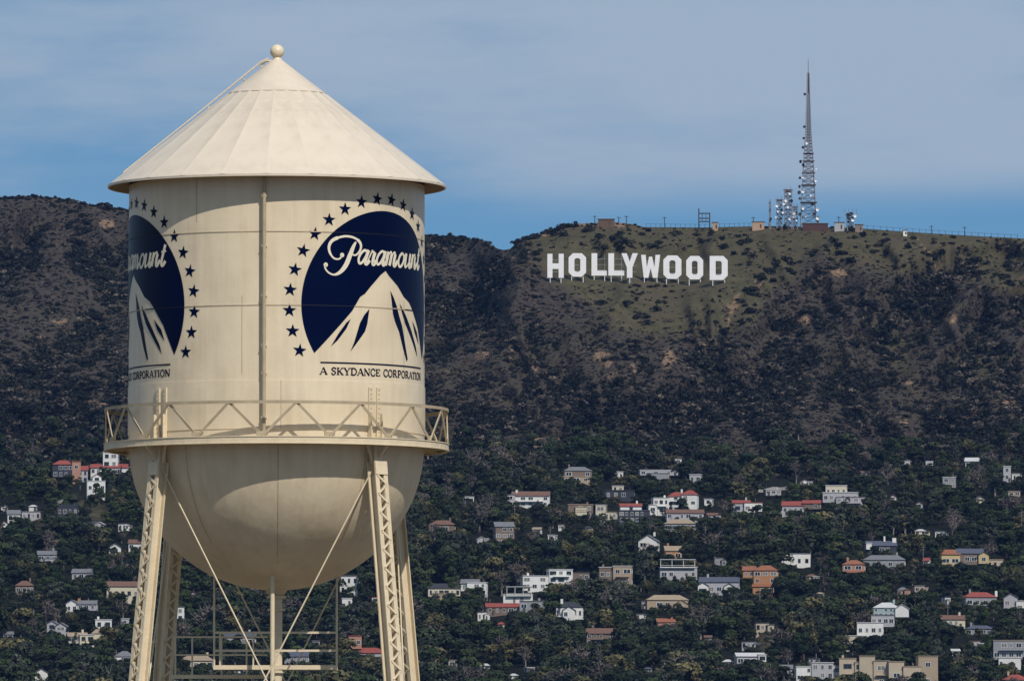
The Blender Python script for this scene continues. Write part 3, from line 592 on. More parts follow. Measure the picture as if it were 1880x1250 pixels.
# ------------------------------------------------------------------ hillside letters
def letters():
    st = .31
    def octo(a, x0, x1, z0, z1, cx, cz): return [(x0+cx, z0), (x1-cx, z0), (x1, z0+cz), (x1, z1-cz), (x1-cx, z1), (x0+cx, z1), (x0, z1-cz), (x0, z0+cz)]
    G = {'H': [[(0, 0), (.31, 0), (.31, .37), (.69, .37), (.69, 0), (1, 0), (1, 1), (.69, 1), (.69, .6), (.31, .6), (.31, 1), (0, 1)]],
         'O': [octo(0, 0, 1, 0, 1, .24, .18), octo(0, .33, .67, .21, .79, .08, .06)],
         'L': [[(0, 0), (1, 0), (1, .22), (.36, .22), (.36, 1), (0, 1)]],
         'Y': [[(.33, 0), (.67, 0), (.67, .42), (1, 1), (.68, 1), (.5, .66), (.32, 1), (0, 1), (.33, .42)]],
         'W': [[(.14, 0), (.38, 0), (.5, .42), (.62, 0), (.86, 0), (1, 1), (.76, 1), (.70, .46), (.58, .92), (.42, .92), (.30, .46), (.24, 1), (0, 1)]],
         'D': [[(0, 0), (.76, 0), (1, .18), (1, .82), (.76, 1), (0, 1)], [(.33, .21), (.60, .21), (.67, .28), (.67, .72), (.60, .79), (.33, .79)]]}
    spec = [('H', 1005, 1035, 466, 510, 'first of the big hillside letters'), ('O', 1044, 1076, 465, 508, 'just right of the H'), ('L', 1086, 1115, 465, 506, 'just right of the first O'), ('L', 1117, 1146, 465, 506, 'touching the Y'), ('Y', 1141, 1171, 465, 510, 'between the second L and the W'), ('W', 1177, 1212, 468, 510, 'in the middle of the hillside sign'), ('O', 1218, 1251, 469, 512, 'just right of the W'), ('O', 1260, 1291, 470, 513, 'just left of the D'), ('D', 1303, 1336, 470, 514, 'last of the big hillside letters')]
    for i, (c, x0, x1, y0, y1, wh) in enumerate(spec):
        D = float(gD((x0+x1)/2, y1+9))-(2.5 if c == 'Y' else 0); b0 = at(x0, y1, D); b1 = at(x1, y0, D); w = b1.x-b0.x; h = b1.z-b0.z; gz = ground((x0+x1)/2, y1+9).z
        T = thing('sign_letter', 'white sheet metal letter '+c+', '+wh, 'sign letter', (b0.x+w/2, D, gz), 0, 'letters of the hillside sign')
        lz = b0.z-gz
        me = outline_mesh('letter_face', [[(x*w-w/2, lz+z*h) for x, z in lp] for lp in G[c]], .7, WHITEL); link('letter_face', me, T)
        for k in (.17, .83) if c not in 'Y' else (.5,):
            MB().tube((k*w-w/2, .35, -2), (k*w-w/2, .35, lz+.1), .22, 6).build('post', WHITEL, T)
        for k in ((.17, .83) if c != 'Y' else (.42, .58)):
            MB().tube((k*w-w/2, 1.3, -2), (k*w-w/2, 1.3, lz+h*.93), .16, 5).build('back_post', GALV, T)
        for z in (.25, .5, .75): MB().bar((-w*.42, 1.3, lz+h*z), (w*.42, 1.3, lz+h*z), .14, .22).build('back_beam', GALV, T)
letters()
# ------------------------------------------------------------------ ridge antennas and small ridge structures
def dish(T, p, r, material, side=0):
    m = MB(); n = 10; prof = [(0.001, .35*r), (.6*r, .22*r), (r, -.05*r), (r, -.35*r), (.9*r, -.3*r), (.5*r, .02*r), (.001, .1*r)]
    vs = [];
    for q, z in prof:
        for i in range(n): a = 2*math.pi*i/n; vs.append((q*math.cos(a), z, q*math.sin(a)))
    M = Matrix.Rotation(side, 3, 'Z'); fs = [(j*n+i, j*n+(i+1) % n, (j+1)*n+(i+1) % n, (j+1)*n+i) for j in range(len(prof)-1) for i in range(n)]
    m.add([M@Vector(v) for v in vs], fs); o = m.build('dish', material, T); o.location = p; return o
def lattice(T, prof, leg_r, brace_r, step, material, legmat=None):
    """square lattice mast: prof = [(z, half width)]"""
    hz = [p[0] for p in prof]; hw = [p[1] for p in prof]; W_ = lambda z: float(np.interp(z, hz, hw))
    cs = [(-1, -1), (1, -1), (1, 1), (-1, 1)]
    for a, b in cs:
        m = MB()
        for (z0, w0), (z1, w1) in zip(prof, prof[1:]): m.tube((a*w0, b*w0, z0), (a*w1, b*w1, z1), leg_r, 5)
        m.build('mast_leg', legmat or material, T)
    m = MB(); z = hz[0]; k = 0
    while z < hz[-1]-.1:
        st = max(1.6, step*W_(z)*2) if step > 0 else -step; z2 = min(z+st, hz[-1]); w, w2 = W_(z), W_(z2)
        for i in range(4):
            a, b = cs[i], cs[(i+1) % 4]
            m.tube((a[0]*w, a[1]*w, z), (b[0]*w, b[1]*w, z), brace_r, 4, cap=False)
            m.tube((a[0]*w, a[1]*w, z), (b[0]*w2, b[1]*w2, z2), brace_r*.8, 4, cap=False); m.tube((b[0]*w, b[1]*w, z), (a[0]*w2, a[1]*w2, z2), brace_r*.8, 4, cap=False)
        z = z2; k += 1
    o = m.build('mast_bracing', material, T); o['kind'] = 'stuff'
def antennas():
    base = ground(1484.5, 419); D = base.y; mp = D/F; z = lambda py: at(1484.5, py, D).z-base.z
    T = thing('radio_mast', 'tall tapering steel lattice radio mast on the ridge hung with dishes', 'antenna', base)
    mm = mat('mast_steel', (.15, .11, .115), .6, .3, .3)
    lattice(T, [(-2, 15*mp), (z(307), 9.2*mp), (z(240), 4.7*mp), (z(158), 2.1*mp), (z(134), 1.7*mp)], .30, .13, .45, mm, GALV)
    MB().tube((0, 0, z(136)), (0, 0, z(109)), .32, 6, .16).build('mast_spire', GALV, T)
    MB().tube((.3, 0, z(172)), (.3, 0, z(136)), .55, 8).build('panel_antenna', mm, T)
    rs = random.Random(3)
    wm, dm = mat('dish_white', (.72, .72, .74), .5, .08), mat('dish_dark', (.035, .035, .045), .6, .1)
    for x, y, r, c in ((1478, 174, 2.6, 1), (1476.5, 234, 2.6, 1), (1475.5, 255, 2.4, 1), (1481, 264, 2.6, 0), (1474, 272, 2.8, 1), (1470, 298, 3.2, 1), (1475, 304, 3.4, 1), (1498, 311, 2, 0), (1468.5, 328, 2.6, 1), (1475, 327, 2.6, 0), (1467, 344, 3.2, 1), (1474, 353, 3, 0), (1466.5, 355, 3.6, 1), (1468, 366, 2.6, 1), (1497, 333, 2.6, 0), (1491, 376, 3.4, 1), (1500, 386, 3.2, 0), (1473, 384, 3, 0), (1500, 402, 3, 0), (1494, 395, 3.6, 1), (1468, 395, 3.4, 1), (1480, 398, 2.6, 0), (1488, 360, 2.2, 0)):
        dish(T, ((x-1484.5)*mp, -float(np.interp(y, [134, 412], [2, 16]))*mp-.6, z(y)), r*mp, dm if c else wm, rs.uniform(-.9, .9))
    for y in (282, 296, 318, 340, 372): 
        w = float(np.interp(y, [134, 158, 240, 307, 412], [2.4, 2.8, 5.5, 10, 16]))*mp; MB().box((0, 0, z(y)), (2*w+1.0, 2*w+1.0, .25)).build('mast_platform', mm, T)
    # low cluster left of the mast
    for x, y0, hw, st, lab in ((1413.5, 372, 1.2, 2.2, 'thin dish pole at the left end of the mast cluster'), (1431, 367, 5, .6, 'squat lattice dish frame left of the tall ridge mast'), (1447, 349, 6.5, .6, 'square topped lattice frame next to the tall ridge mast'), (1460, 380, 4, .6, 'short dish frame at the foot of the tall mast')):
        g_ = ground(x, 420); zz = lambda py: at(x, py, g_.y).z-g_.z
        T = thing('antenna_frame', lab, 'antenna', g_, 0, 'antenna frames on the ridge'); lattice(T, [(-2, hw*mp), (zz(y0), hw*mp)], .26, .15, -2.6, mm, GALV)
        for k in range(9 if hw > 2 else 2): dish(T, (rs.uniform(-hw-2, hw+2)*mp, -hw*mp-.7, zz(rs.uniform(y0+4, 406))), rs.uniform(1.5, 3.0)*mp, wm if rs.random() < .6 else dm, rs.uniform(-.9, .9))
        MB().box((0, 0, zz(y0)), (2.3*hw*mp+.6, 2*hw*mp+.6, .4)).build('mast_platform', mm, T)
        for q in (-.6, .7): MB().tube((q*hw*mp, 0, zz(y0)), (q*hw*mp, 0, zz(y0-9*abs(q))), .12, 5).build('whip_aerial', mm, T)
    x = 1561; g_ = ground(x, 424); zz = lambda py: at(x, py, g_.y).z-g_.z
    T = thing('antenna_frame', 'dish frame alone on the ridge right of the tall mast', 'antenna', g_, 0, 'antenna frames on the ridge'); lattice(T, [(-2, 5*mp), (zz(392), 6*mp)], .3, .18, -2.4, mm, GALV)
    for p, r, c in (((1556, 396), 3.4, 1), ((1562, 393), 3, 1), ((1569, 397), 3.2, 0), ((1565, 405), 3, 0), ((1559, 404), 2.6, 1)): dish(T, ((p[0]-x)*mp, -6.5*mp-.5, zz(p[1])), r*mp, dm if c else wm, rs.uniform(-.6, .6))
    MB().box((0, 0, zz(392)), (13*mp, 12*mp, .4)).build('mast_platform', mm, T)
    for q in (-10, -3, 4, 11): MB().tube((q*mp, 0, zz(394)), (q*mp, 0, zz(383)), .10, 5).build('whip_aerial', mm, T)
    # steel gantry and cabins
    g_ = ground(1293, 422); zz = lambda py: at(1293, py, g_.y).z-g_.z; T = thing('steel_gantry', 'small dark steel gantry standing alone on the ridge', 'gantry', g_)
    for q in (-10, 10):
        for y in (-2, 2): MB().tube((q*mp, y, -3), (q*mp, y, zz(383 if q < 0 else 391)), .28, 6).build('gantry_post', DARKST, T)
    for py in (392, 401, 407):
        for y in (-2, 2): MB().bar((-10*mp, y, zz(py)), (10*mp, y, zz(py)), .3, .4).build('gantry_beam', DARKST, T)
    for q in (-4, 3): MB().tube((q*mp, -2, zz(407)), (q*mp, -2, zz(392)), .2, 5).build('gantry_strut', DARKST, T)
    def cabin(x0, x1, y0, y1, col, label):
        g_ = ground((x0+x1)/2, y1+6); D_ = g_.y; m_ = D_/F; w = (x1-x0)*m_; zt_ = at(0, y0, D_).z-g_.z; T = thing('ridge_cabin', label, 'cabin', g_)
        MB().box((0, 0, (zt_-3)/2), (w, 4, zt_+3)).build('wall', col, T); MB().box((0, 0, zt_+.15), (w+.7, 4.7, .3)).build('roof', mat('roof_felt', (.16, .14, .13), .9, .2), T)
        MB().box((w*.2, -2.02, zt_*.45), (.9, .06, zt_*.5)).build('door', DARKST, T)
    tn = mat('stucco_tan', (.40, .27, .18), .9, .1, .4, bump=.1)
    cabin(1381, 1403, 408, 416, tn, 'low tan cabin on the ridge left of the mast cluster')
    cabin(1474, 1520, 411, 417, REDST, 'long low dark red shed at the foot of the tall mast')
    cabin(1532, 1550, 409, 418, mat('stucco_grey', (.36, .36, .37), .9, .1, .4), 'small grey hut between tall mast and lone dish frame')
    cabin(1570, 1584, 413, 420, mat('stucco_brown', (.22, .17, .13), .9, .1, .4), 'small brown hut right of the lone dish frame')
    cabin(1499, 1503, 398, 414, mat('stucco_white', (.72, .71, .69), .85, .06, .4, bump=.1), 'narrow white equipment cabinet beside the tall mast')
    cabin(1308, 1318, 409, 417, tn, 'tiny tan hut just right of the ridge gantry')
    cabin(1658, 1665, 423.5, 427, MATS['stucco_white'], 'tiny white hut on the ridge track')
    cabin(1098, 1128, 403, 411, mat('stucco_umber', (.12, .075, .055), .9, .15, .4), 'brown flat hut on the rocky ridge above the letter L')
    for i, (x, y0, y1) in enumerate(((1220, 398, 418), (1540, 397, 419), (1383, 398, 417), (1710, 414, 430), (1771, 416, 434), (1150, 396, 412), (1092, 396, 410), (1136, 398, 410))):
        g_ = ground(x, y1+3); h = at(x, y0, g_.y).z-g_.z; T = thing('utility_pole', ['thin pole on the ridge above the second O', 'pole on the ridge just right of the tall mast', 'pole beside the low tan ridge cabin', 'pole on the ridge right of the white hut', 'pole on the bare ridge near the right edge', 'pole at the right end of the rocky ridge', 'pole at the left end of the brown ridge hut', 'pole on the rocky ridge right of the brown hut'][i], 'utility pole', g_)
        MB().tube((0, 0, -2), (0, 0, h), .22, 6).build('pole', DARKST, T); MB().box((0, 0, h*.9), (2.6, .2, .25)).build('crossarm', DARKST, T)
    T = thing('ridge_fence', 'long thin post and rail fence running along the grassy ridge', 'fence', ground(1250, 419)); o = T.location.copy()
    xs = list(range(1186, 1420, 9))+list(range(1580, 1880, 12)); pm = MB().tube((0, 0, -1), (0, 0, 2.4), .12, 5).mesh('fence_post', DARKST); prev = None
    for x in xs:
        p = ground(x, float(ysk(x))+1.0)-o; q = link('fence_post', pm, T); q.location = p
        if prev is not None and (p-prev).length < 30: MB().bar(prev+Vector((0, 0, 2.2)), p+Vector((0, 0, 2.2)), .1, .12).build('fence_rail', DARKST, T)
        prev = p
antennas()
# ------------------------------------------------------------------ rocks
def where(x, y):
    h = 'on the skyline ridge' if y < ysk(x)+16 else 'high on the hill' if y < 470 else 'on the upper slope' if y < 560 else 'on the middle slope' if y < 680 else 'low on the hill' if y < 790 else 'just above the houses'
    if x < 240: return h+' left of the tank'
    if x < 1000: return h+' between tank and hillside letters'
    if x < 1340:
        i = min(range(9), key=lambda k: abs(x-(1020, 1060, 1100, 1131, 1156, 1195, 1234, 1276, 1319)[k])); n = ('the letter H', 'the first O', 'the first L', 'the second L', 'the letter Y', 'the letter W', 'the second O', 'the third O', 'the letter D')[i]
        return h+(' above ' if y < 490 else ' below ')+n
    if x < 1440: return h+' just right of the letters'
    if x < 1540: return h+' below the tall mast'
    if x < 1640: return h+' below the lone dish frame'
    if x < 1720: return h+' below the white ridge hut'
    if x < 1800: return h+' beside the worn track'
    return h+' near the right edge'
def rocks():
    rk = mat('sandstone', (.22, .155, .105), .95, .3, .5, bump=.5, bscale=1.2, col2=(.085, .056, .038))
    protos = []
    for s in range(4):
        bm = bmesh.new(); bmesh.ops.create_icosphere(bm, subdivisions=2, radius=1); r_ = random.Random(s)
        for v in bm.verts: v.co *= .75+.5*r_.random(); v.co.z *= .7
        me = bpy.data.meshes.new('boulder'); bm.to_mesh(me); bm.free(); me.materials.append(rk); protos.append(me)
    rs = random.Random(5)
    for i, (x, y, a, b) in enumerate(ROCKS):
        g_ = ground(x, y); mp = g_.y/F
        T = thing('rock_outcrop', ('broad' if a > 11 else 'small')+' tan sandstone outcrop '+where(x, y), 'rock', g_, 0, 'sandstone outcrops on the hillside')
        for k in range(max(4, int(a*b/14))):
            dx = rs.gauss(0, a*.45); dy = rs.gauss(0, b*.45); p = ground(x+dx, y+dy)-g_; o = link('boulder', rs.choice(protos), T); o.location = p
            s = rs.uniform(.4, 1.3)*min(a, b)*mp*.26; o.scale = (s*rs.uniform(.8, 1.5), s, s*rs.uniform(.6, 1.1)); o.rotation_euler = (rs.uniform(-.4, .4), rs.uniform(-.4, .4), rs.uniform(0, 6))
rocks()
# ------------------------------------------------------------------ houses
HW = {'W': mat('house_white', (.64, .635, .62), .85, .12, .3, bump=.1), 'C': mat('house_cream', (.52, .47, .36), .85, .08, .3), 'G': mat('house_grey', (.24, .25, .27), .85, .1, .3), 'T': mat('house_tan', (.33, .26, .19), .9, .1, .3, bump=.1),
      'O': mat('house_orange', (.36, .18, .09), .9, .12, .3), 'Y': mat('house_yellow', (.46, .36, .19), .9, .1, .3), 'B': mat('house_brown', (.17, .13, .105), .9, .15, .3), 'D': mat('house_dark', (.035, .04, .055), .8, .15, .3),
      'S': mat('house_salmon', (.36, .20, .145), .9, .12, .3), 'L': mat('house_lilac_grey', (.36, .355, .38), .85, .08, .3), 'K': mat('house_beige', (.42, .35, .265), .9, .12, .3, bump=.1), 'N': mat('house_glasshouse', (.30, .38, .38), .2, .15, .3, spec=.6)}
HR = {'r': mat('roof_red_tile', (.25, .062, .05), .85, .25, 1.2, bump=.4, bscale=3), 'g': mat('roof_grey_shingle', (.15, .155, .17), .9, .2, 1.0), 'b': mat('roof_brown_shingle', (.15, .085, .065), .9, .2, 1.0), 'd': mat('roof_dark', (.035, .037, .045), .85, .2, 1.0),
      'l': mat('roof_white_gravel', (.46, .46, .47), .9, .1, 1.0), 't': mat('roof_tan_shingle', (.30, .235, .17), .9, .2, 1.0), 'u': mat('roof_slate_blue', (.075, .085, .12), .8, .2, 1.0), 'o': mat('roof_terracotta', (.26, .105, .06), .9, .25, 1.2)}
GLASS = mat('window_glass', (.012, .014, .018), .08, .2, .2, spec=.6); FRW = mat('window_frame_white', (.62, .61, .6), .6, .05); FRD = mat('window_frame_dark', (.06, .055, .05), .6, .05)
def window_mesh(fr):
    m = MB(); t = .07
    m.box((0, 0, 0), (1-2*t, .04, 1-2*t), mi=1)
    for q in (-1, 1): m.box((q*(.5-t/2), 0, 0), (t, .16, 1), mi=0); m.box((0, 0, q*(.5-t/2)), (1-2*t, .16, t), mi=0)
    m.box((0, 0, 0), (t*.7, .11, 1-2*t), mi=0)
    return m.mesh('window', [fr, GLASS])
WINW, WIND = window_mesh(FRW), window_mesh(FRD); GL0 = GLASS; GLASS = mat('window_blind', (.16, .155, .15), .4, .2, .2, spec=.5); WINB = window_mesh(FRW); GLASS = GL0
DOOR = MB().box((0, 0, .5), (1, .12, 1)).mesh('door', FRD)
HOUSES = []
def house(label, blocks, rot=0, extra=(), depth=8.0):
    x0 = min(b[0] for b in blocks); x1 = max(b[1] for b in blocks); y0 = min(b[2] for b in blocks); y1 = max(b[3] for b in blocks)
    HOUSES.append((x0, x1, y0, y1, label)); rs = random.Random(len(HOUSES))
    xc = (x0+x1)/2; g_ = ground(xc, y1+3); D = g_.y; mp = D/F; T = thing('house', label, 'house', g_, math.radians(rot)); cr = math.cos(math.radians(rot))
    for i, b in enumerate(blocks):
        bx0, bx1, by0, by1, style, wc, rc, nx, ny = b[:9]; fwd = b[9] if len(b) > 9 else 0.0
        w = max(2.0, (bx1-bx0)*mp/cr); cx = ((bx0+bx1)/2-xc)*mp/cr; zt = (y1+3-by0)*mp; zb = (y1+3-by1)*mp; h = zt-zb; bot = -5.0 if by1 > y1-2 else zb-.1
        dep = depth-(i*.37); yf = -fwd-.13*i; yc = yf+dep/2; rm = HR[rc]; wm = HW[wc]
        rh = {'flat': .35, 'gable': min(h*.38, 2.4), 'gfront': min(h*.45, w*.34), 'hip': min(h*.4, 2.4), 'shed': min(h*.3, 1.6), 'open': .3}[style]; zw = zt-rh
        m = MB()
        if style == 'open':      # deck with posts: slab, posts and railing
            m.box((cx, yc, zb+.15), (w, dep, .3)); m.build('balcony_slab', wm, T)
            for q in range(4): 
                xq = cx-w/2+.15+(w-.3)*q/3; MB().box((xq, yf+.2, (zb+.3+zt-.3)/2), (.22, .22, zt-zb-.62)).build('balcony_post', wm, T)
            MB().box((cx, yf+.08, zb+1.15), (w, .1, .14)).build('balcony_rail', wm, T); MB().box((cx, yc, zt-.15), (w+.4, dep+.4, .28)).build('roof', rm, T)
            continue
        m.box((cx, yc, (bot+zw)/2), (w, dep, zw-bot))
        if style == 'gfront': m.add([(cx-w/2, yf, zw), (cx+w/2, yf, zw), (cx, yf, zt-.12), (cx-w/2, yf+dep, zw), (cx+w/2, yf+dep, zw), (cx, yf+dep, zt-.12)], [(0, 1, 2), (3, 5, 4), (0, 2, 5, 3), (1, 4, 5, 2)])
        if style in ('gable', 'shed'): m.add([(cx-w/2, yf+.02, zw), (cx-w/2, yf+dep-.02, zw), (cx-w/2, yc, zt-.15), (cx+w/2, yf+.02, zw), (cx+w/2, yf+dep-.02, zw), (cx+w/2, yc, zt-.15)], [(0, 2, 1), (3, 4, 5), (0, 3, 5, 2), (1, 2, 5, 4)])
        wall = m.build('wall', wm, T)
        e = .45; r_ = MB()
        def slab(pts, t=.16):
            n = len(pts); r_.add([Vector(p) for p in pts]+[Vector(p)-Vector((0, 0, t)) for p in pts], [tuple(range(n)), tuple(range(2*n-1, n-1, -1))]+[(k, n+k, n+(k+1) % n, (k+1) % n) for k in range(n)])
        X0, X1, Y0, Y1 = cx-w/2-e, cx+w/2+e, yf-e, yf+dep+e
        if style == 'flat': r_.box((cx, yc, zt-.16), (w+.5, dep+.5, .32))
        elif style in ('gable', 'shed'): slab([(X0, Y0, zw), (X1, Y0, zw), (X1, yc, zt), (X0, yc, zt)]); slab([(X0, yc, zt), (X1, yc, zt), (X1, Y1, zw), (X0, Y1, zw)])
        elif style == 'gfront': slab([(X0, Y0, zw-.1), (cx, Y0, zt), (cx, Y1, zt), (X0, Y1, zw-.1)]); slab([(cx, Y0, zt), (X1, Y0, zw-.1), (X1, Y1, zw-.1), (cx, Y1, zt)])
        elif style == 'hip':
            k = min(w*.42, dep*.5); A, B = (X0+k, yc, zt), (X1-k, yc, zt)
            r_.add([(X0, Y0, zw), (X1, Y0, zw), (X1, Y1, zw), (X0, Y1, zw), A, B], [(0, 1, 5, 4), (1, 2, 5), (2, 3, 4, 5), (3, 0, 4), (0, 3, 2, 1)])
        roof = r_.build('roof', rm, T)
        if i == 0 and w > 7 and rs.random() < .6:
            MB().box((cx+w*rs.choice((-.3, .3)), yc, zt+.35), (.9, .8, 1.9)).build('chimney', wm, roof)
        if nx and ny:
            vis = zw-max(zb, 0.2 if bot < zb else zb); fh = vis/ny; ww = min(w/nx*.62, 3.0); wh = min(fh*.58, 2.0); me = WIND if wc in 'WCLK' and rs.random() < .5 else WINW
            for a in range(nx):
                for q in range(ny):
                    if rs.random() < .14: continue
                    o = link('window', WINB if rs.random() < .25 else me, wall); k = rs.uniform(.55, 1.35); o.location = (cx-w/2+w*(a+.5)/nx+rs.uniform(-.1, .1), yf-.02, zw-fh*(q+.5)); o.scale = (ww*k, 1, wh)
            for q in range(ny):                          # a window on each side wall
                for sx in (-1, 1):
                    o = link('window', me, wall); o.location = (cx+sx*(w/2+.02), yf+dep*.45, zw-fh*(q+.5)); o.scale = (min(2.0, dep*.25), 1, wh); o.rotation_euler = (0, 0, math.pi/2)
            if i == 0 and by1 > y1-2: o = link('door', DOOR, wall); o.location = (cx+w*.5*(rs.choice((-.62, .62))), yf-.05, .1); o.scale = (1.1, 1, 2.1)
            if ny > 1 and w > 6 and rs.random() < .55:
                zq = zw-fh; bl = MB(); bl.box((cx, yf-.75, zq-.1), (w*.7, 1.4, .2)); bal = bl.build('balcony', wm, T); MB().box((cx, yf-1.42, zq+.85), (w*.7, .08, .1)).build('railing', wm, bal)
                for q in range(7): MB().box((cx-w*.34+w*.68*q/6, yf-1.42, zq+.4), (.07, .06, .82)).build('baluster', wm, bal)
    for k in extra:
        if k[0] == 'ch': MB().box(((k[1]-xc)*mp/cr, 3, (y1+3-k[2])*mp-1.2), (k[3] if len(k) > 3 else 1.1, 1.1, 2.6)).build('chimney', HW[k[4] if len(k) > 4 else 'W'], T)
H = house
# upper slope, right of the tower
H('tiny lone white box house right of the tank', [(854, 870, 911, 923, 'flat', 'W', 'l', 2, 1)], 8)
H('wide white villa with brown roof and dark openings', [(940, 1008, 901, 930, 'gable', 'W', 'b', 5, 2), (926, 946, 907, 930, 'flat', 'L', 'g', 1, 2, 1.5)], -4, (('ch', 948, 899),))
H('grey hipped pavilion with tan terrace', [(1036, 1087, 856, 876, 'hip', 'B', 'g', 3, 1), (1032, 1082, 874, 886, 'flat', 'T', 't', 3, 1, 3)], 6)
H('tiny white house left of the long grey house', [(1127, 1144, 865, 876, 'flat', 'W', 'l', 2, 1)])
H('long grey house just under the olive slope', [(1175, 1245, 862, 872, 'flat', 'L', 'l', 6, 1), (1188, 1228, 868, 881, 'flat', 'G', 'g', 4, 1, 2)], 5)
H('small pale house right of the long grey house', [(1266, 1287, 870, 886, 'flat', 'L', 'l', 2, 1)], -6)
H('small cream house with a dark deck below it', [(1124, 1145, 891, 901, 'flat', 'C', 'l', 2, 1), (1110, 1165, 899, 916, 'flat', 'D', 'd', 4, 1, .5)])
H('greyish tan house with one lit cream bay', [(1043, 1089, 925, 952, 'flat', 'B', 't', 3, 2), (1056, 1077, 930, 946, 'flat', 'C', 't', 2, 1, 1.2)], 5)
H('cream L-shaped house with taller left wing', [(1094, 1112, 926, 953, 'flat', 'C', 'l', 1, 2, 1), (1110, 1131, 939, 953, 'flat', 'C', 't', 3, 1)], -6)
H('dark glassy house with bright red roof on top', [(1139, 1178, 923, 938, 'gable', 'W', 'r', 3, 1), (1136, 1193, 936, 960, 'flat', 'D', 'u', 6, 2, 1.5)], 3)
H('white stepped house beside the red tiled villa', [(1200, 1228, 913, 943, 'flat', 'W', 'l', 3, 2), (1190, 1206, 926, 943, 'flat', 'W', 'l', 1, 1, 1)], 8)
H('white villa with red tile roofs on the shoulder', [(1226, 1256, 902, 928, 'hip', 'W', 'r', 3, 2), (1252, 1280, 899, 928, 'hip', 'W', 'r', 2, 2, 1.0)], -8)
H('low house with long thin reddish brown roof', [(1224, 1292, 934, 953, 'gable', 'L', 'b', 6, 1)], 4)
H('tan roofed bungalow below reddish brown roof', [(1220, 1277, 952, 974, 'hip', 'G', 't', 5, 1)], -5)
H('tall narrow grey house in dark trees', [(910, 944, 957, 1000, 'gable', 'B', 'g', 3, 3)], 10)
H('dim brown house just right of the tank bowl', [(788, 836, 954, 977, 'hip', 'B', 'b', 4, 1)], 0)
H('white gabled cottage beside dead trees', [(1172, 1206, 981, 1020, 'gfront', 'W', 'g', 2, 2)], -10)
H('white block house with red trimmed flat roof', [(1346, 1378, 917, 942, 'shed', 'L', 'r', 2, 1), (1366, 1399, 922, 942, 'flat', 'W', 'r', 3, 1, 1.5)], 6)
H('low house with two red roofs', [(1436, 1476, 919, 943, 'gable', 'L', 'r', 4, 1), (1474, 1506, 917, 934, 'gable', 'B', 'r', 2, 1)], -4)
H('big grey white modern house in three tiers', [(1516, 1554, 890, 912, 'flat', 'C', 'l', 4, 1), (1511, 1575, 903, 922, 'flat', 'L', 'l', 6, 1, 1.5), (1536, 1588, 912, 934, 'flat', 'L', 'g', 5, 2, 3)], -5)
H('small bright flat roof on right upper slope', [(1731, 1755, 875, 896, 'flat', 'G', 'l', 2, 2)])
H('tiny white house highest on the right slope', [(1700, 1713, 846, 857, 'flat', 'W', 'l', 1, 1)])
H('pale pair of boxes high at right edge', [(1842, 1856, 855, 882, 'flat', 'L', 'l', 1, 2), (1858, 1876, 869, 882, 'flat', 'W', 'l', 2, 1)])
H('small grey white house high on right slope', [(1651, 1671, 844, 859, 'flat', 'L', 'g', 2, 1)], 6)
H('grey house half hidden on the upper right slope', [(1772, 1796, 839, 858, 'gable', 'G', 'l', 2, 1)], -8)
# middle band
H('long dark roofed house beside right tower leg', [(786, 845, 1070, 1095, 'hip', 'C', 'd', 6, 1), (800, 836, 1088, 1102, 'flat', 'T', 't', 3, 1, 1.5)], 4)
H('white and grey split level house with pale roof', [(846, 878, 1062, 1084, 'gable', 'W', 'g', 3, 1), (858, 893, 1068, 1092, 'flat', 'W', 'l', 3, 2, 1.2)], -6)
H('white modern house with open balconies and stair', [(930, 976, 1076, 1094, 'open', 'W', 'l', 0, 0, 1.5), (924, 978, 1090, 1108, 'flat', 'W', 'l', 4, 1)], 0)
H('low dark house with a long red roof', [(893, 958, 1106, 1126, 'gable', 'B', 'r', 5, 1)], 3)
H('grey flat roofed annexe right of the red roof', [(954, 998, 1102, 1121, 'flat', 'G', 'g', 3, 1)], -3)
H('angled white house climbing to the right', [(960, 1018, 1056, 1082, 'flat', 'W', 'l', 4, 2), (1008, 1051, 1044, 1082, 'flat', 'W', 'l', 3, 3, .6)], 9)
H('dark flat roof behind the angled white house', [(1040, 1082, 1049, 1068, 'flat', 'B', 'd', 4, 1)])
H('tan house with thin flat roof and orange wall', [(1100, 1132, 1040, 1066, 'flat', 'B', 'l', 3, 1), (1126, 1160, 1038, 1077, 'flat', 'T', 'l', 2, 2, 1.2)], -5)
H('white house with full width balcony', [(1212, 1276, 1026, 1042, 'open', 'W', 'l', 0, 0, 1.4), (1212, 1280, 1040, 1066, 'flat', 'L', 'l', 5, 1)], 3)
H('small tan house above the balcony house', [(1222, 1252, 1001, 1028, 'gable', 'O', 't', 2, 1)], 6)
H('grey roofed house with white timbered gables', [(1284, 1356, 1058, 1094, 'gable', 'L', 'u', 5, 1), (1282, 1300, 1068, 1094, 'gfront', 'W', 'u', 1, 1, 1.5), (1330, 1348, 1070, 1094, 'gfront', 'W', 'u', 1, 1, 1.2)], -6)
H('long tan grey bungalow below the balcony house', [(1188, 1264, 1091, 1118, 'hip', 'T', 't', 5, 1), (1238, 1262, 1100, 1120, 'gfront', 'T', 't', 1, 1, 2)], 5)
H('bright white house with dark hipped roof', [(1021, 1070, 1104, 1136, 'hip', 'W', 'd', 5, 1), (1034, 1056, 1112, 1150, 'gfront', 'W', 'd', 2, 2, 1.6)], -3, (('ch', 1031, 1099),))
H('small orange tan cottage in the trees', [(1208, 1243, 1134, 1153, 'gable', 'S', 'o', 3, 1)], 8)
H('brown house behind leafless trees', [(1077, 1130, 1152, 1184, 'gable', 'B', 'b', 5, 2)], -4)
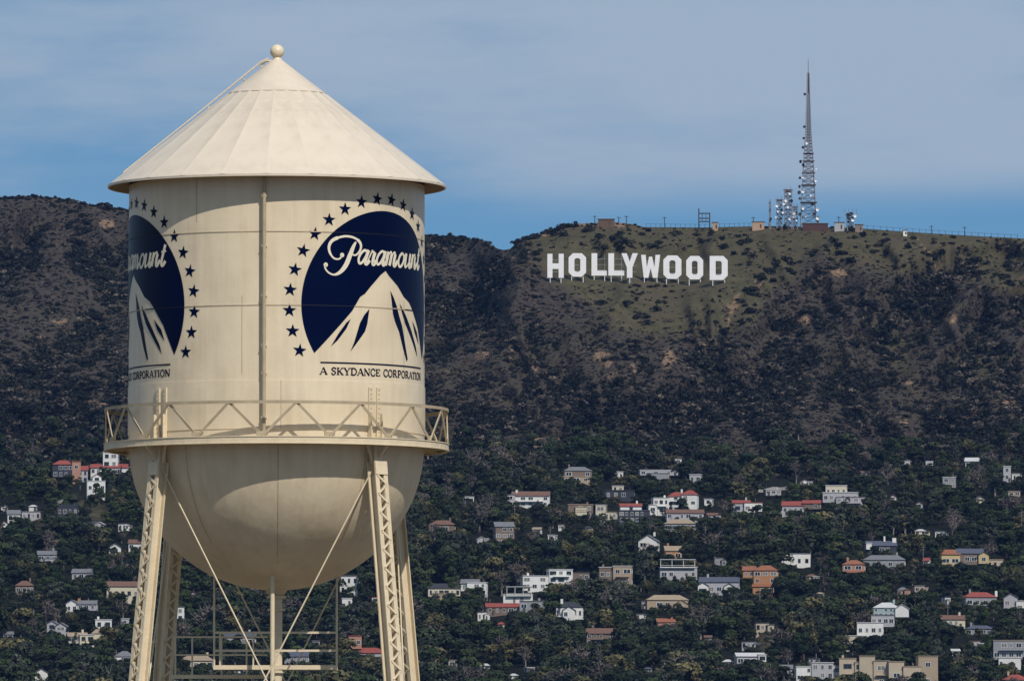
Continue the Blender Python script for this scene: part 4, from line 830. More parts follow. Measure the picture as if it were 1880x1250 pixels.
H('orange stepped house with terracotta roofs', [(1364, 1386, 1038, 1060, 'gable', 'O', 'o', 2, 1), (1384, 1427, 1037, 1072, 'hip', 'O', 'o', 3, 2, .8), (1383, 1420, 1070, 1104, 'shed', 'O', 'o', 3, 2, 2.6)], -6)
H('crisp white box house with dark glazed front', [(1434, 1488, 1015, 1042, 'flat', 'W', 'g', 4, 1), (1434, 1450, 1021, 1044, 'flat', 'W', 'l', 1, 1, 1.5)], 6)
H('salmon tower house with tiled roof', [(1547, 1586, 1027, 1048, 'hip', 'S', 'o', 2, 1), (1557, 1584, 1044, 1074, 'shed', 'S', 'o', 2, 2, 1.2)], -8)
H('dark blue roofed house with white chimney stack', [(1592, 1646, 992, 1016, 'gable', 'D', 'u', 5, 1), (1590, 1600, 996, 1008, 'flat', 'W', 'l', 0, 0, 1)], 4, (('ch', 1643, 987, 1.8), ('ch', 1625, 984, .8)))
H('long grey house under the dark blue roof', [(1585, 1662, 1018, 1043, 'hip', 'G', 'g', 7, 1)], -3)
H('yellow villa with blue grey roof', [(1728, 1762, 1008, 1041, 'gable', 'Y', 'o', 2, 1, 1), (1758, 1806, 1006, 1036, 'gable', 'B', 'u', 4, 1), (1796, 1815, 1012, 1034, 'gfront', 'Y', 'u', 1, 1, 1.3), (1813, 1842, 1026, 1044, 'flat', 'K', 't', 3, 1)], 5)
H('glasshouse topped white house stepping downhill', [(1604, 1650, 1105, 1132, 'hip', 'N', 'l', 5, 2), (1644, 1668, 1108, 1132, 'gfront', 'W', 'l', 0, 0, .8), (1600, 1642, 1128, 1150, 'flat', 'L', 'g', 4, 1, 1.6), (1574, 1622, 1142, 1170, 'flat', 'W', 'l', 4, 1, 3), (1548, 1592, 1166, 1188, 'flat', 'C', 'l', 3, 1, 4)], -4)
H('house with bright red sloping roof at right', [(1773, 1830, 1086, 1114, 'hip', 'G', 'r', 4, 1)], 12, (('ch', 1832, 1084),))
H('pale grey gabled house cut by the right edge', [(1843, 1868, 1088, 1116, 'gfront', 'L', 'g', 2, 1), (1866, 1892, 1102, 1126, 'flat', 'W', 'l', 2, 1, 1)], -5)
H('small cream house below the bright red roof', [(1729, 1772, 1128, 1150, 'gable', 'C', 'b', 4, 1)], 4)
H('long blue grey roof below the red sloping roof', [(1772, 1826, 1147, 1164, 'hip', 'G', 'u', 4, 1)], -4)
# lower band
H('grey house with white base, right edge', [(1824, 1890, 1174, 1210, 'flat', 'G', 't', 5, 2), (1834, 1874, 1206, 1228, 'flat', 'W', 'l', 4, 1, 2)], -5)
H('low white house left of beige apartments', [(1353, 1404, 1197, 1221, 'shed', 'L', 'l', 4, 1), (1392, 1406, 1200, 1214, 'flat', 'W', 'l', 1, 1, 1)], 7)
H('white framed apartment wing with bay windows', [(1462, 1492, 1222, 1262, 'flat', 'W', 'l', 2, 3), (1490, 1530, 1215, 1262, 'flat', 'L', 'l', 3, 3, .8), (1528, 1549, 1221, 1262, 'flat', 'W', 'l', 1, 3)], 3, (), 10)
H('large beige apartment block with blank walls', [(1541, 1572, 1207, 1264, 'flat', 'K', 't', 1, 2), (1578, 1606, 1203, 1264, 'flat', 'K', 't', 0, 0, 1.5), (1570, 1582, 1214, 1264, 'flat', 'K', 't', 1, 3, .5), (1604, 1632, 1212, 1264, 'flat', 'K', 't', 1, 2, 2)], -3, (), 11)
H('rightmost beige apartment wing with dark slots', [(1632, 1660, 1213, 1264, 'flat', 'K', 't', 1, 1), (1658, 1690, 1222, 1264, 'flat', 'K', 't', 2, 2, 1), (1686, 1722, 1203, 1264, 'flat', 'T', 't', 1, 2, .4)], 4, (), 11)
H('red roof corner at the bottom right', [(1846, 1890, 1237, 1262, 'hip', 'T', 'r', 3, 1)], 10)
H('small grey roof left of framed apartments', [(1433, 1455, 1219, 1240, 'gable', 'L', 'g', 2, 1)])
# left of the tower
H('red roofed house with pinkish stair tower', [(97, 136, 844, 876, 'hip', 'D', 'r', 4, 2), (132, 148, 846, 886, 'flat', 'S', 'r', 1, 2, .6), (142, 161, 854, 886, 'gable', 'L', 'r', 2, 2)], 5)
H('long white villa with red roof, far left', [(189, 216, 829, 858, 'flat', 'W', 'l', 2, 2), (167, 234, 851, 871, 'gable', 'W', 'r', 7, 1, 1.5)], -3)
H('narrow white towered house below the long villa', [(170, 186, 869, 905, 'gfront', 'W', 'r', 1, 3), (160, 193, 882, 907, 'flat', 'W', 'l', 3, 1, .8)], 6)
H('small whitish house beside the left tan slope', [(40, 74, 938, 954, 'flat', 'L', 'g', 4, 1)])
H('tiny white house at the far left edge', [(14, 37, 935, 957, 'gable', 'W', 'g', 2, 1)], 5)
H('dark blue house cut into the tan slope', [(105, 143, 926, 950, 'flat', 'D', 'u', 4, 1)], -4)
H('white gable in trees near the left leg', [(200, 222, 997, 1018, 'gfront', 'W', 'g', 1, 1)], 8)
H('pinkish roofed white house beside the left leg', [(236, 266, 989, 1009, 'gable', 'W', 'b', 3, 1)], -5)
H('grey terraced house in dark trees at far left', [(70, 106, 1010, 1030, 'gable', 'G', 'g', 3, 1), (82, 108, 1024, 1042, 'flat', 'L', 'g', 2, 1, 1.2)], 6)
H('grey house with slate roof above the white chalet', [(132, 167, 1043, 1064, 'gable', 'L', 'g', 3, 1)], -6)
H('cream house with brown roof beside the left leg', [(196, 255, 1066, 1102, 'gable', 'C', 'b', 5, 1)], 4)
H('white chalet with brick coloured chimney', [(121, 142, 1100, 1125, 'gfront', 'W', 'g', 2, 1), (142, 176, 1101, 1120, 'gable', 'L', 'g', 3, 1)], -5, (('ch', 144, 1098, 1.2, 'O'),))
H('crisp white box below the chalet', [(175, 205, 1136, 1154, 'flat', 'W', 'l', 2, 1)], 5)
H('pale two gabled house at lower left', [(86, 104, 1138, 1168, 'gfront', 'L', 'g', 1, 2), (102, 122, 1142, 1168, 'gfront', 'L', 'g', 1, 2, .6)], -6)
H('jumbled cream house at lower left', [(126, 160, 1160, 1180, 'gable', 'C', 't', 3, 1), (146, 172, 1164, 1194, 'flat', 'C', 'l', 2, 2, 1.2), (170, 192, 1154, 1174, 'hip', 'C', 't', 2, 1)], 8)
H('white house low behind the left leg', [(210, 244, 1194, 1222, 'hip', 'W', 'g', 3, 2)], -4)
H('dim brown house near the far left edge', [(28, 62, 1065, 1090, 'hip', 'B', 'b', 3, 1)], 3)
H('white house at the bottom left corner', [(64, 88, 1226, 1258, 'gfront', 'W', 'g', 2, 2)], 6)
# seen between the tower legs
H('white house right of the bowl bottom', [(624, 657, 1056, 1090, 'flat', 'W', 'g', 3, 2)], -6)
H('tiny white house right of the service platform', [(628, 646, 1097, 1113, 'flat', 'W', 'l', 2, 1)])
H('small white house right of the left legs', [(323, 338, 1113, 1140, 'flat', 'W', 'g', 1, 2)])
H('grey house with pink red roof behind tower', [(640, 664, 1166, 1190, 'flat', 'S', 'r', 2, 1), (650, 708, 1188, 1218, 'hip', 'L', 'r', 5, 1, 1)], 5)
H('cream house seen through the catwalk rails', [(328, 392, 1202, 1228, 'hip', 'C', 't', 5, 1)], -4)
H('lilac grey house behind the service platform', [(412, 470, 1160, 1184, 'gable', 'L', 'u', 4, 1)], 3)
H('slate blue house behind the riser pipe', [(520, 565, 1194, 1228, 'gable', 'G', 'u', 4, 2)], -3)
NBIG = len(HOUSES)
SMALL = [(985, 972, 12, 8, 'W'), (1030, 966, 8, 6, 'W'), (884, 990, 14, 10, 'L'), (1012, 986, 10, 8, 'W'), (1082, 970, 12, 8, 'T'), (1150, 940, 10, 8, 'L'), (1308, 946, 16, 9, 'L'), (1300, 920, 12, 8, 'W'), (1420, 902, 26, 6, 'L'), (1478, 884, 14, 7, 'W'), (1590, 868, 14, 6, 'L'), (1640, 912, 8, 7, 'W'), (1688, 925, 10, 8, 'L'), (1800, 915, 12, 7, 'C'), (1690, 975, 18, 7, 'C'), (1725, 978, 14, 6, 'W'), (1862, 905, 20, 6, 'T'), (1700, 1030, 8, 12, 'W'), (1488, 1058, 14, 8, 'K'), (1508, 1090, 8, 6, 'W'), (1656, 1084, 14, 12, 'S'), (1688, 1080, 16, 10, 'T'), (1740, 1100, 8, 8, 'W'), (1400, 1150, 22, 14, 'K'), (1375, 1182, 24, 10, 'L'), (1495, 1212, 18, 6, 'L'), (1250, 1190, 12, 10, 'W'), (1300, 1170, 10, 8, 'L'), (1335, 1215, 14, 9, 'C'), (1185, 1108, 12, 8, 'L'), (1175, 1130, 10, 6, 'W'), (1320, 1030, 14, 12, 'G'), (885, 1130, 14, 14, 'W'), (920, 1146, 10, 8, 'C'), (945, 1240, 10, 7, 'W'), (890, 1222, 12, 8, 'G'), (830, 1216, 12, 9, 'L'), (975, 1228, 12, 6, 'L'), (1190, 1228, 12, 7, 'C'), (60, 930, 12, 6, 'W'), (182, 962, 14, 8, 'L'), (225, 965, 14, 8, 'W'), (8, 930, 10, 7, 'W'), (8, 960, 9, 6, 'W'), (230, 1140, 12, 9, 'L'), (15, 1165, 16, 12, 'L'), (300, 1140, 10, 10, 'W'), (440, 1230, 16, 10, 'W'), (580, 1180, 12, 8, 'L'), (690, 1100, 12, 8, 'W'), (355, 1090, 10, 8, 'L'), (1245, 845, 10, 6, 'W'), (1560, 1212, 10, 6, 'L'), (1755, 1195, 12, 8, 'W'), (1790, 1180, 16, 7, 'L')]
rs = random.Random(77); seen = set()
for x, y, w, h, c in SMALL:
    near = min(HOUSES[:NBIG], key=lambda q: (abs((q[0]+q[1])/2-x)+abs((q[2]+q[3])/2-y)) if len(q[4].split()) < 10 else 1e9); dx, dy = x-(near[0]+near[1])/2, y-(near[2]+near[3])/2
    rel = ('right of' if dx > 0 else 'left of') if abs(dx) > abs(dy) else ('below' if dy > 0 else 'above'); lab = {'W': 'tiny white', 'L': 'tiny pale grey', 'C': 'tiny cream', 'T': 'tiny tan', 'K': 'tiny beige', 'S': 'tiny salmon', 'G': 'tiny grey'}[c]+' house '+rel+' the '+near[4]
    if lab in seen: lab = 'second '+lab
    seen.add(lab); st = rs.choice(['flat', 'flat', 'gable', 'hip', 'gfront']); bl = [(x-w/2-1, x+w/2+1, y-h/2-1, y+h/2+2, st, c, rs.choice('gbdlltur'), max(1, w//7), 1)]
    if w > 12 and rs.random() < .5: bl.append((x+w/2-2, x+w/2+w*.45, y-h/2+3, y+h/2+2, 'flat', c, rs.choice('gbl'), 1, 1, .6))
    house(lab, bl, rs.uniform(-14, 14), (), 6.0)
POLES = [(945, 985, 925, 'pole between the wide white villa and tall grey house'), (1876, 1005, 935, 'tall thin pole near the right edge above the houses'), (213, 1262, 1192, 'utility pole at the bottom left beside the white house'), (1695, 1052, 1000, 'pole left of the yellow villa'), (1395, 1135, 1085, 'pole below the orange stepped house'), (1740, 1150, 1108, 'pole above the small cream house'), (1295, 1005, 965, 'pole right of the small tan house'), (1520, 1010, 970, 'pole above the salmon tower house'), (1010, 1010, 965, 'pole above the angled white house'), (860, 1062, 1020, 'pole above the split level house'), (1135, 1112, 1070, 'pole left of the long tan grey bungalow'), (1480, 1150, 1100, 'pole left of the stepped glasshouse'), (60, 1130, 1088, 'pole right of the dim brown house'), (1660, 905, 870, 'pole high on the right slope')]
for x, y1, y0, lab in POLES:
    g_ = ground(x, y1); h = (y1-y0)*g_.y/F; T = thing('utility_pole', lab, 'utility pole', g_); MB().tube((0, 0, -1), (0, 0, h), .17, 6).build('pole', mat('pole_wood', (.17, .15, .13), .9, .2, .5), T)
    for q in (.93, .84): MB().box((0, 0, h*q), (2.2, .14, .16)).build('crossarm', MATS['pole_wood'], T)
for x0, x1, y, lab in ((1345, 1452, 948, 'long pale retaining wall below the white block house'), (1392, 1450, 903, 'pale retaining wall above the low two roofed house'), (1590, 1650, 940, 'pale retaining wall below the three tiered house'), (98, 120, 927, 'short pale wall on the left tan slope'), (150, 190, 955, 'slanting pale wall below the left tan slope'), (1100, 1165, 962, 'pale retaining wall below the dark glassy house'), (1560, 1600, 1196, 'pale wall below the stepped glasshouse'), (1780, 1850, 1052, 'pale retaining wall below the yellow villa'), (1000, 1045, 1092, 'pale wall below the angled white house'), (1285, 1350, 1108, 'pale garden wall below the timbered gables')):
    n = max(3, int((x1-x0)/9)); m = MB(); o = ground(x0, y); slope = -6 if 'slanting' not in lab else 14
    pts = [ground(x0+(x1-x0)*k/n, y+slope*k/n+1.5*math.sin(k*1.7))-o for k in range(n+1)]
    T = thing('retaining_wall', lab, 'wall', o); wm = mat('wall_concrete', (.34, .325, .30), .9, .2, .3)
    for p, q in zip(pts, pts[1:]): MB().bar(p+Vector((0, 0, .2)), q+Vector((0, 0, .2)), .35, 2.6).build('wall_panel', wm, T)
# ------------------------------------------------------------------ foliage prototypes
def foliage(name, a, b, vib=.35):
    m = bpy.data.materials.new(name); m.use_nodes = True; nt = m.node_tree; N = nt.nodes; L = nt.links; bs = N['Principled BSDF']; bs.inputs['Roughness'].default_value = .75; bs.inputs['Specular IOR Level'].default_value = .12
    at_ = N.new('ShaderNodeAttribute'); at_.attribute_name = 'tone'; oi = N.new('ShaderNodeObjectInfo')
    x = N.new('ShaderNodeMix'); x.data_type = 'RGBA'; x.inputs[6].default_value = (*a, 1); x.inputs[7].default_value = (*b, 1); L.new(oi.outputs['Random'], x.inputs[0])
    v = N.new('ShaderNodeVectorMath'); v.operation = 'SCALE'; L.new(x.outputs[2], v.inputs[0]); L.new(at_.outputs['Fac'], v.inputs['Scale']); L.new(v.outputs[0], bs.inputs['Base Color']); return m
FOL = {'oak': foliage('foliage_oak', (.008, .013, .008), (.026, .033, .015)), 'green': foliage('foliage_green', (.016, .028, .011), (.038, .052, .019)), 'olive': foliage('foliage_olive', (.042, .043, .020), (.080, .072, .033)),
       'twig': foliage('twigs_brown', (.040, .034, .033), (.080, .066, .058)), 'cyp': foliage('foliage_cypress', (.007, .012, .009), (.015, .021, .012)), 'chap': foliage('foliage_chaparral', (.006, .0075, .0070), (.019, .0195, .014)), 'scrub': foliage('foliage_dry_scrub', (.040, .035, .032), (.110, .092, .074)), 'euc': foliage('foliage_grey_green', (.022, .028, .020), (.050, .056, .040)), 'palm': foliage('foliage_palm', (.018, .025, .012), (.036, .04, .018))}
BARK = mat('bark', (.085, .065, .05), .95, .3, 1.5); BARKG = mat('bark_pale', (.24, .21, .19), .9, .3, 1.5)
def leaf_mesh(name, lobes, n, size, mt, seed, squash=1.0, flat=.4):
    r = np.random.default_rng(seed); wts = np.array([l[3]*l[3]*l[4] for l in lobes]); wts = wts/wts.sum(); li = r.choice(len(lobes), n, p=wts); L_ = np.array(lobes, float)[li]
    d = r.normal(size=(n, 3)); d /= np.linalg.norm(d, axis=1)[:, None]; d[:, 2] = np.where(d[:, 2] < -.5, -d[:, 2], d[:, 2]); rad = r.uniform(.62, 1.06, n)**.7
    P = L_[:, :3]+d*rad[:, None]*np.stack([L_[:, 3], L_[:, 3], L_[:, 4]], 1)
    nn = d+r.normal(size=(n, 3))*flat; nn /= np.linalg.norm(nn, axis=1)[:, None]; t = np.cross(nn, r.normal(size=(n, 3))); t /= np.linalg.norm(t, axis=1)[:, None]; b = np.cross(nn, t)
    s = size*r.uniform(.6, 1.35, n)[:, None]/2; q = r.uniform(.55, 1.0, n)[:, None]
    V = np.stack([P-t*s-b*s*q*.5, P+t*s*.2-b*s*q, P+t*s+b*s*q*.3, P-t*s*.3+b*s*q], 1).reshape(-1, 3)
    me = bpy.data.meshes.new(name); me.from_pydata(V.tolist(), [], np.arange(4*n).reshape(n, 4).tolist()); me.materials.append(mt)
    lt = r.uniform(.6, 1.5, len(lobes))[li]*r.uniform(.65, 1.45, n); a = me.attributes.new('tone', 'FLOAT', 'FACE'); a.data.foreach_set('value', lt.astype(np.float32)); return me
def trunk_mesh(name, h, r, lobes, mt, seed):
    m = MB(); rs = random.Random(seed); p = Vector((0, 0, -1.5)); k = 4; pts = [p]
    for i in range(1, k+1): pts.append(Vector((rs.uniform(-.12, .12)*h*.3*i/k, rs.uniform(-.12, .12)*h*.3*i/k, h*i/k)))
    for i in range(k): m.tube(pts[i], pts[i+1], r*(1-.65*i/k), 7, r*(1-.65*(i+1)/k), cap=False)
    for l in lobes[:7]: m.tube(pts[min(k, 2+rs.randint(0, 1))], Vector(l[:3]), r*.38, 5, r*.12, cap=False)
    return m.mesh(name, mt)
def rlobes(seed, n, R_, H_, z0, lr):
    rs = random.Random(seed); out = []
    for i in range(n):
        a = rs.uniform(0, 6.28); t = rs.random()**.6; z = rs.random(); env = math.sqrt(max(.05, 1-(2*z-1)**2)); out.append((R_*t*env*math.cos(a), R_*t*env*math.sin(a), z0+H_*z, lr*rs.uniform(.7, 1.3), lr*rs.uniform(.55, 1.0)))
    return out
KINDS = {}
def kind(key, mt, trunk_h, tr, bark, lob, n, size, seed): KINDS[key] = (leaf_mesh('crown', lob, n, size, mt, seed), trunk_mesh('trunk', trunk_h, tr, lob, bark, seed), max(l[2]+l[4] for l in lob), max(math.hypot(l[0], l[1])+l[3] for l in lob))
for i in range(3): kind('oak%d' % i, FOL['oak'], 3.6, .34, BARK, rlobes(10+i, 11, 3.1, 4.2, 2.6, 1.75), 1050, .74, i)
for i in range(2): kind('green%d' % i, FOL['green'], 5.0, .32, BARK, rlobes(20+i, 12, 2.6, 6.4, 3.0, 1.5), 1050, .7, 7+i)
for i in range(2): kind('olive%d' % i, FOL['olive'], 3.8, .30, BARK, rlobes(30+i, 11, 2.9, 3.8, 2.4, 1.5), 950, .68, 17+i)
kind('tall0', FOL['euc'], 7.5, .36, BARKG, rlobes(40, 13, 2.3, 8.0, 4.2, 1.3), 950, .66, 27)
kind('cypress0', FOL['cyp'], 3, .22, BARK, [(0, 0, 1.2+1.15*k, 1.25*(1-(k/9)**1.6)+.2, .95) for k in range(9)], 420, .7, 37)
def bare(key, seed):
    rs = random.Random(seed); lob = rlobes(seed, 13, 2.8, 4.8, 2.6, 1.5); m = MB(); m.tube((0, 0, -1.5), (0, 0, 2.4), .36, 7, .28, cap=False)
    for l in lob:
        c = Vector(l[:3]); m.tube((0, 0, 2.2), c, .16, 5, .07, cap=False)
        for k in range(5): q = c+Vector((rs.gauss(0, 1), rs.gauss(0, 1), abs(rs.gauss(.4, .8))))*l[3]*.75; m.tube(c, q, .07, 4, .03, cap=False)
    KINDS[key] = (leaf_mesh('crown', lob, 300, .62, FOL['twig'], seed), m.mesh('trunk', BARKG), max(l[2]+l[4] for l in lob), max(math.hypot(l[0], l[1])+l[3] for l in lob))
bare('bare0', 50); bare('bare1', 51)
def palm():
    m = MB(); pts = [Vector((.25*math.sin(k*.6), 0, 11*k/6-(1.5 if k == 0 else 0))) for k in range(7)]
    for i in range(6): m.tube(pts[i], pts[i+1], .24-.015*i, 7, .24-.015*(i+1), cap=False)
    f = MB(); tn = []; rs = random.Random(9)
    for k in range(26):
        a = rs.uniform(0, 6.28); el = rs.uniform(-.7, 1.2); d = Vector((math.cos(a)*math.cos(el), math.sin(a)*math.cos(el), math.sin(el))); p = pts[-1].copy(); sd = d.cross(Vector((0, 0, 1))).normalized()*.26; t = rs.uniform(.7, 1.4)
        for q in range(4):
            p2 = p+d*.72; w0, w1 = (1-q/4)*.9+.1, (1-(q+1)/4)*.9+.05; f.add([p-sd*w0, p+sd*w0, p2+sd*w1, p2-sd*w1], [(0, 1, 2, 3)]); tn.append(t); p = p2; d = (d+Vector((0, 0, -.28))).normalized()
    me = f.mesh('crown', FOL['palm']); a = me.attributes.new('tone', 'FLOAT', 'FACE'); a.data.foreach_set('value', tn); KINDS['palm0'] = (me, m.mesh('trunk', BARK), 13.0, 2.6)
palm()
KL = sorted(KINDS)
def shrubkind(i, mt, n=130, size=.34): return leaf_mesh('foliage', rlobes(70+i, 5, .62, .5, .12, .48), n, size, mt, 80+i)
SHR = [shrubkind(i, FOL['chap']) for i in range(4)]+[shrubkind(4+i, FOL['scrub'], 70, .30) for i in range(2)]
# ------------------------------------------------------------------ scatter helper (instances for the mass of vegetation)
def scatter(name, label, cat, meshes, P, Sc, Rz, Ix):
    pc = bpy.data.collections.new(name+'_kinds')
    for i, me in enumerate(meshes):
        o = bpy.data.objects.new('%s_kind_%02d' % (name, i), me); pc.objects.link(o)
    n = len(P); me = bpy.data.meshes.new(name); me.vertices.add(n); me.vertices.foreach_set('co', np.asarray(P, np.float32).reshape(-1))
    a = me.attributes.new('sc', 'FLOAT_VECTOR', 'POINT'); a.data.foreach_set('vector', np.asarray(Sc, np.float32).reshape(-1))
    e = np.zeros((n, 3), np.float32); e[:, 2] = Rz; a = me.attributes.new('rt', 'FLOAT_VECTOR', 'POINT'); a.data.foreach_set('vector', e.reshape(-1))
    a = me.attributes.new('ix', 'INT', 'POINT'); a.data.foreach_set('value', np.asarray(Ix, np.int32))
    for m_ in {m.name: m for q in meshes for m in q.materials}.values(): me.materials.append(m_)
    o = link(name, me); o['kind'] = 'stuff'; o['label'] = label; o['category'] = cat
    ng = bpy.data.node_groups.new(name, 'GeometryNodeTree'); ng.interface.new_socket('Geometry', in_out='INPUT', socket_type='NodeSocketGeometry'); ng.interface.new_socket('Geometry', in_out='OUTPUT', socket_type='NodeSocketGeometry')
    N = ng.nodes; L = ng.links; gi = N.new('NodeGroupInput'); go_ = N.new('NodeGroupOutput'); ip = N.new('GeometryNodeInstanceOnPoints'); ci = N.new('GeometryNodeCollectionInfo')
    ci.inputs['Collection'].default_value = pc; ci.inputs['Separate Children'].default_value = True; ci.inputs['Reset Children'].default_value = True
    def na(nm, t): x = N.new('GeometryNodeInputNamedAttribute'); x.data_type = t; x.inputs['Name'].default_value = nm; return x.outputs[0]
    L.new(gi.outputs[0], ip.inputs['Points']); L.new(ci.outputs[0], ip.inputs['Instance']); ip.inputs['Pick Instance'].default_value = True
    L.new(na('ix', 'INT'), ip.inputs['Instance Index']); L.new(na('rt', 'FLOAT_VECTOR'), ip.inputs['Rotation']); L.new(na('sc', 'FLOAT_VECTOR'), ip.inputs['Scale']); L.new(ip.outputs[0], go_.inputs[0])
    md = o.modifiers.new('scatter', 'NODES'); md.node_group = ng; return o
# ------------------------------------------------------------------ single trees and shrubs
def tree(k, px, py, h, label, group):
    c, t, hh, rr_ = KINDS[k]; g_ = ground(px, py); s = h/hh; T = thing('tree', label, 'tree', g_, random.uniform(0, 6.28), group); T.scale = (s*random.uniform(.85, 1.2), s*random.uniform(.85, 1.2), s)
    link('trunk', t, T); link('crown', c, T); return g_.y/F
SOLO = []
def add_solo(k, px, py, h, label, group): mp = tree(k, px, py, h, label, group); SOLO.append((px, py, h/mp))
KW = {'oak': 'dark round tree', 'green': 'green leafy tree', 'olive': 'olive coloured tree', 'tall': 'tall grey green tree', 'cypress': 'narrow dark cypress', 'bare': 'leafless brown tree', 'palm': 'slender palm'}
rs = random.Random(21)
for hi, (x0, x1, y0, y1, lab) in enumerate(HOUSES[:NBIG]):
    w, h = x1-x0, y1-y0; mp = 4700/F
    nm = 'the '+lab
    pick = lambda: rs.choices(['oak0', 'oak1', 'oak2', 'green0', 'green1', 'tall0', 'cypress0', 'bare0', 'olive0'], [5, 5, 5, 3, 3, 2, 1.2, 1.0, .9])[0]
    for wh, px, py, hh in (('left of ', x0-rs.uniform(8, 16), y1+rs.uniform(3, 9), rs.uniform(.85, 1.3)*h*mp+1.5), ('right of ', x1+rs.uniform(8, 16), y1+rs.uniform(3, 9), rs.uniform(.8, 1.3)*h*mp+1.5), ('behind ', x0+w*rs.uniform(.25, .75), y1-rs.uniform(8, 14), rs.uniform(1.0, 1.35)*h*mp+2.2), ('in front of ', x0+w*rs.uniform(.15, .85), y1+rs.uniform(13, 20), rs.uniform(20, 20+.32*h+5)*mp)):
        k = pick(); hh = min(13, max(3.5, hh))
        # keep clear of other house fronts
        rpx = KINDS[k][3]*hh/KINDS[k][2]/mp*.8; top = py-hh/mp
        if any((j != hi and py > q[3]-1 and px+rpx > q[0] and px-rpx < q[1] and top < q[3]-4 and py-hh/mp < q[3]) for j, q in enumerate(HOUSES)): continue
        add_solo(k, px, py, hh, KW[k[:-1]]+' '+wh+nm, 'trees around the hillside houses')
for px, py, h, lab in ((1290, 1262, 13, 'tall palm at the bottom between beige apartments and leafless trees'), (760, 1262, 12, 'palm at the bottom just right of the right tower leg'), (1735, 1240, 13, 'palm right of the beige apartment wing'), (1752, 1252, 12, 'second palm right of the beige apartment wing'), (845, 1262, 12, 'palm at the bottom left of the grey leafless trees')):
    add_solo('palm0', px, py, h, lab, None)
for px, py, h, lab in ((1065, 1232, 10, 'pale grey leafless tree at the bottom, left of a pair'), (1095, 1240, 11, 'pale grey leafless tree at the bottom, right of a pair'), (1140, 1200, 9, 'brown leafless tree right of the brown house'), (930, 1215, 11, 'broad brownish tree at the bottom right of the tower'), (965, 1225, 9, 'low brownish tree beside the broad one'), (1190, 1032, 9, 'brown leafless tree beside the white gabled cottage'), (1140, 1010, 9, 'brown leafless tree left of the white gabled cottage')):
    add_solo(random.choice(['bare0', 'bare1']), px, py, h, lab, None)
for px, py, h, lab in ((800, 1180, 11, 'large olive tree right of the right tower leg'), (815, 1250, 10, 'light green tree at the bottom beside the tower leg'), (1780, 1215, 9, 'light green tree left of the grey modern house')): add_solo('olive0' if 'olive' in lab else 'green1', px, py, h, lab, None)
# shrubs that stand out on the grass
SH = []
rs = random.Random(33); SIGN = (995, 1345, 458, 524)
while len(SH) < 230:
    px = rs.uniform(950, 1890); py = rs.uniform(420, 620)
    if py < ysk(px)+3 or grass_mask(np.array(px), np.array(py)) < .6: continue
    if SIGN[0] < px < SIGN[1] and SIGN[2] < py < SIGN[3]: continue
    dn = VC.fbm(px/70., py/50., 2)
    if dn < .42 and rs.random() > .12: continue
    SH.append((px, py))
for px, py in SH:
    g_ = ground(px, py); s = rs.choice((1.2, 1.6, 2.0, 2.6, 3.4))*rs.uniform(.8, 1.15)
    if SIGN[0]-12 < px < SIGN[1]+12 and 520 <= py < 560: s = min(s, 1.5)
    T = thing('shrub', ('large' if s > 2.4 else 'small' if s < 1.5 else 'medium')+' dark shrub '+where(px, py), 'shrub', g_, rs.uniform(0, 6), 'shrubs on the grassy slope'); T.scale = (s*rs.uniform(1, 1.6), s*rs.uniform(1, 1.5), s)
    link('foliage', SHR[rs.randrange(4)], T)
for x0, x1, st, lo, hi, lab in ((785, 898, 6.5, 1.5, 2.8, 'dark bush on the skyline just right of the tank'), (946, 1056, 7, 1.6, 3.3, 'dark bush on the stepped skyline left of the letters'), (1058, 1182, 8, .7, 1.5, 'low dark bush on the rocky skyline above the letters'), (-20, 236, 7, 1.0, 2.0, 'dark bush on the skyline left of the tank')):
    x = x0
    while x < x1:
        g_ = ground(x, float(ysk(x))+rs.uniform(1, 5)); s = rs.uniform(lo, hi); T = thing('shrub', lab, 'shrub', g_, rs.uniform(0, 6), 'bushes along the skyline'); T.scale = (s*rs.uniform(1, 1.7), s*rs.uniform(1, 1.5), s*rs.uniform(.8, 1.2)); link('foliage', SHR[rs.randrange(4)], T); x += st*rs.uniform(.6, 1.5)
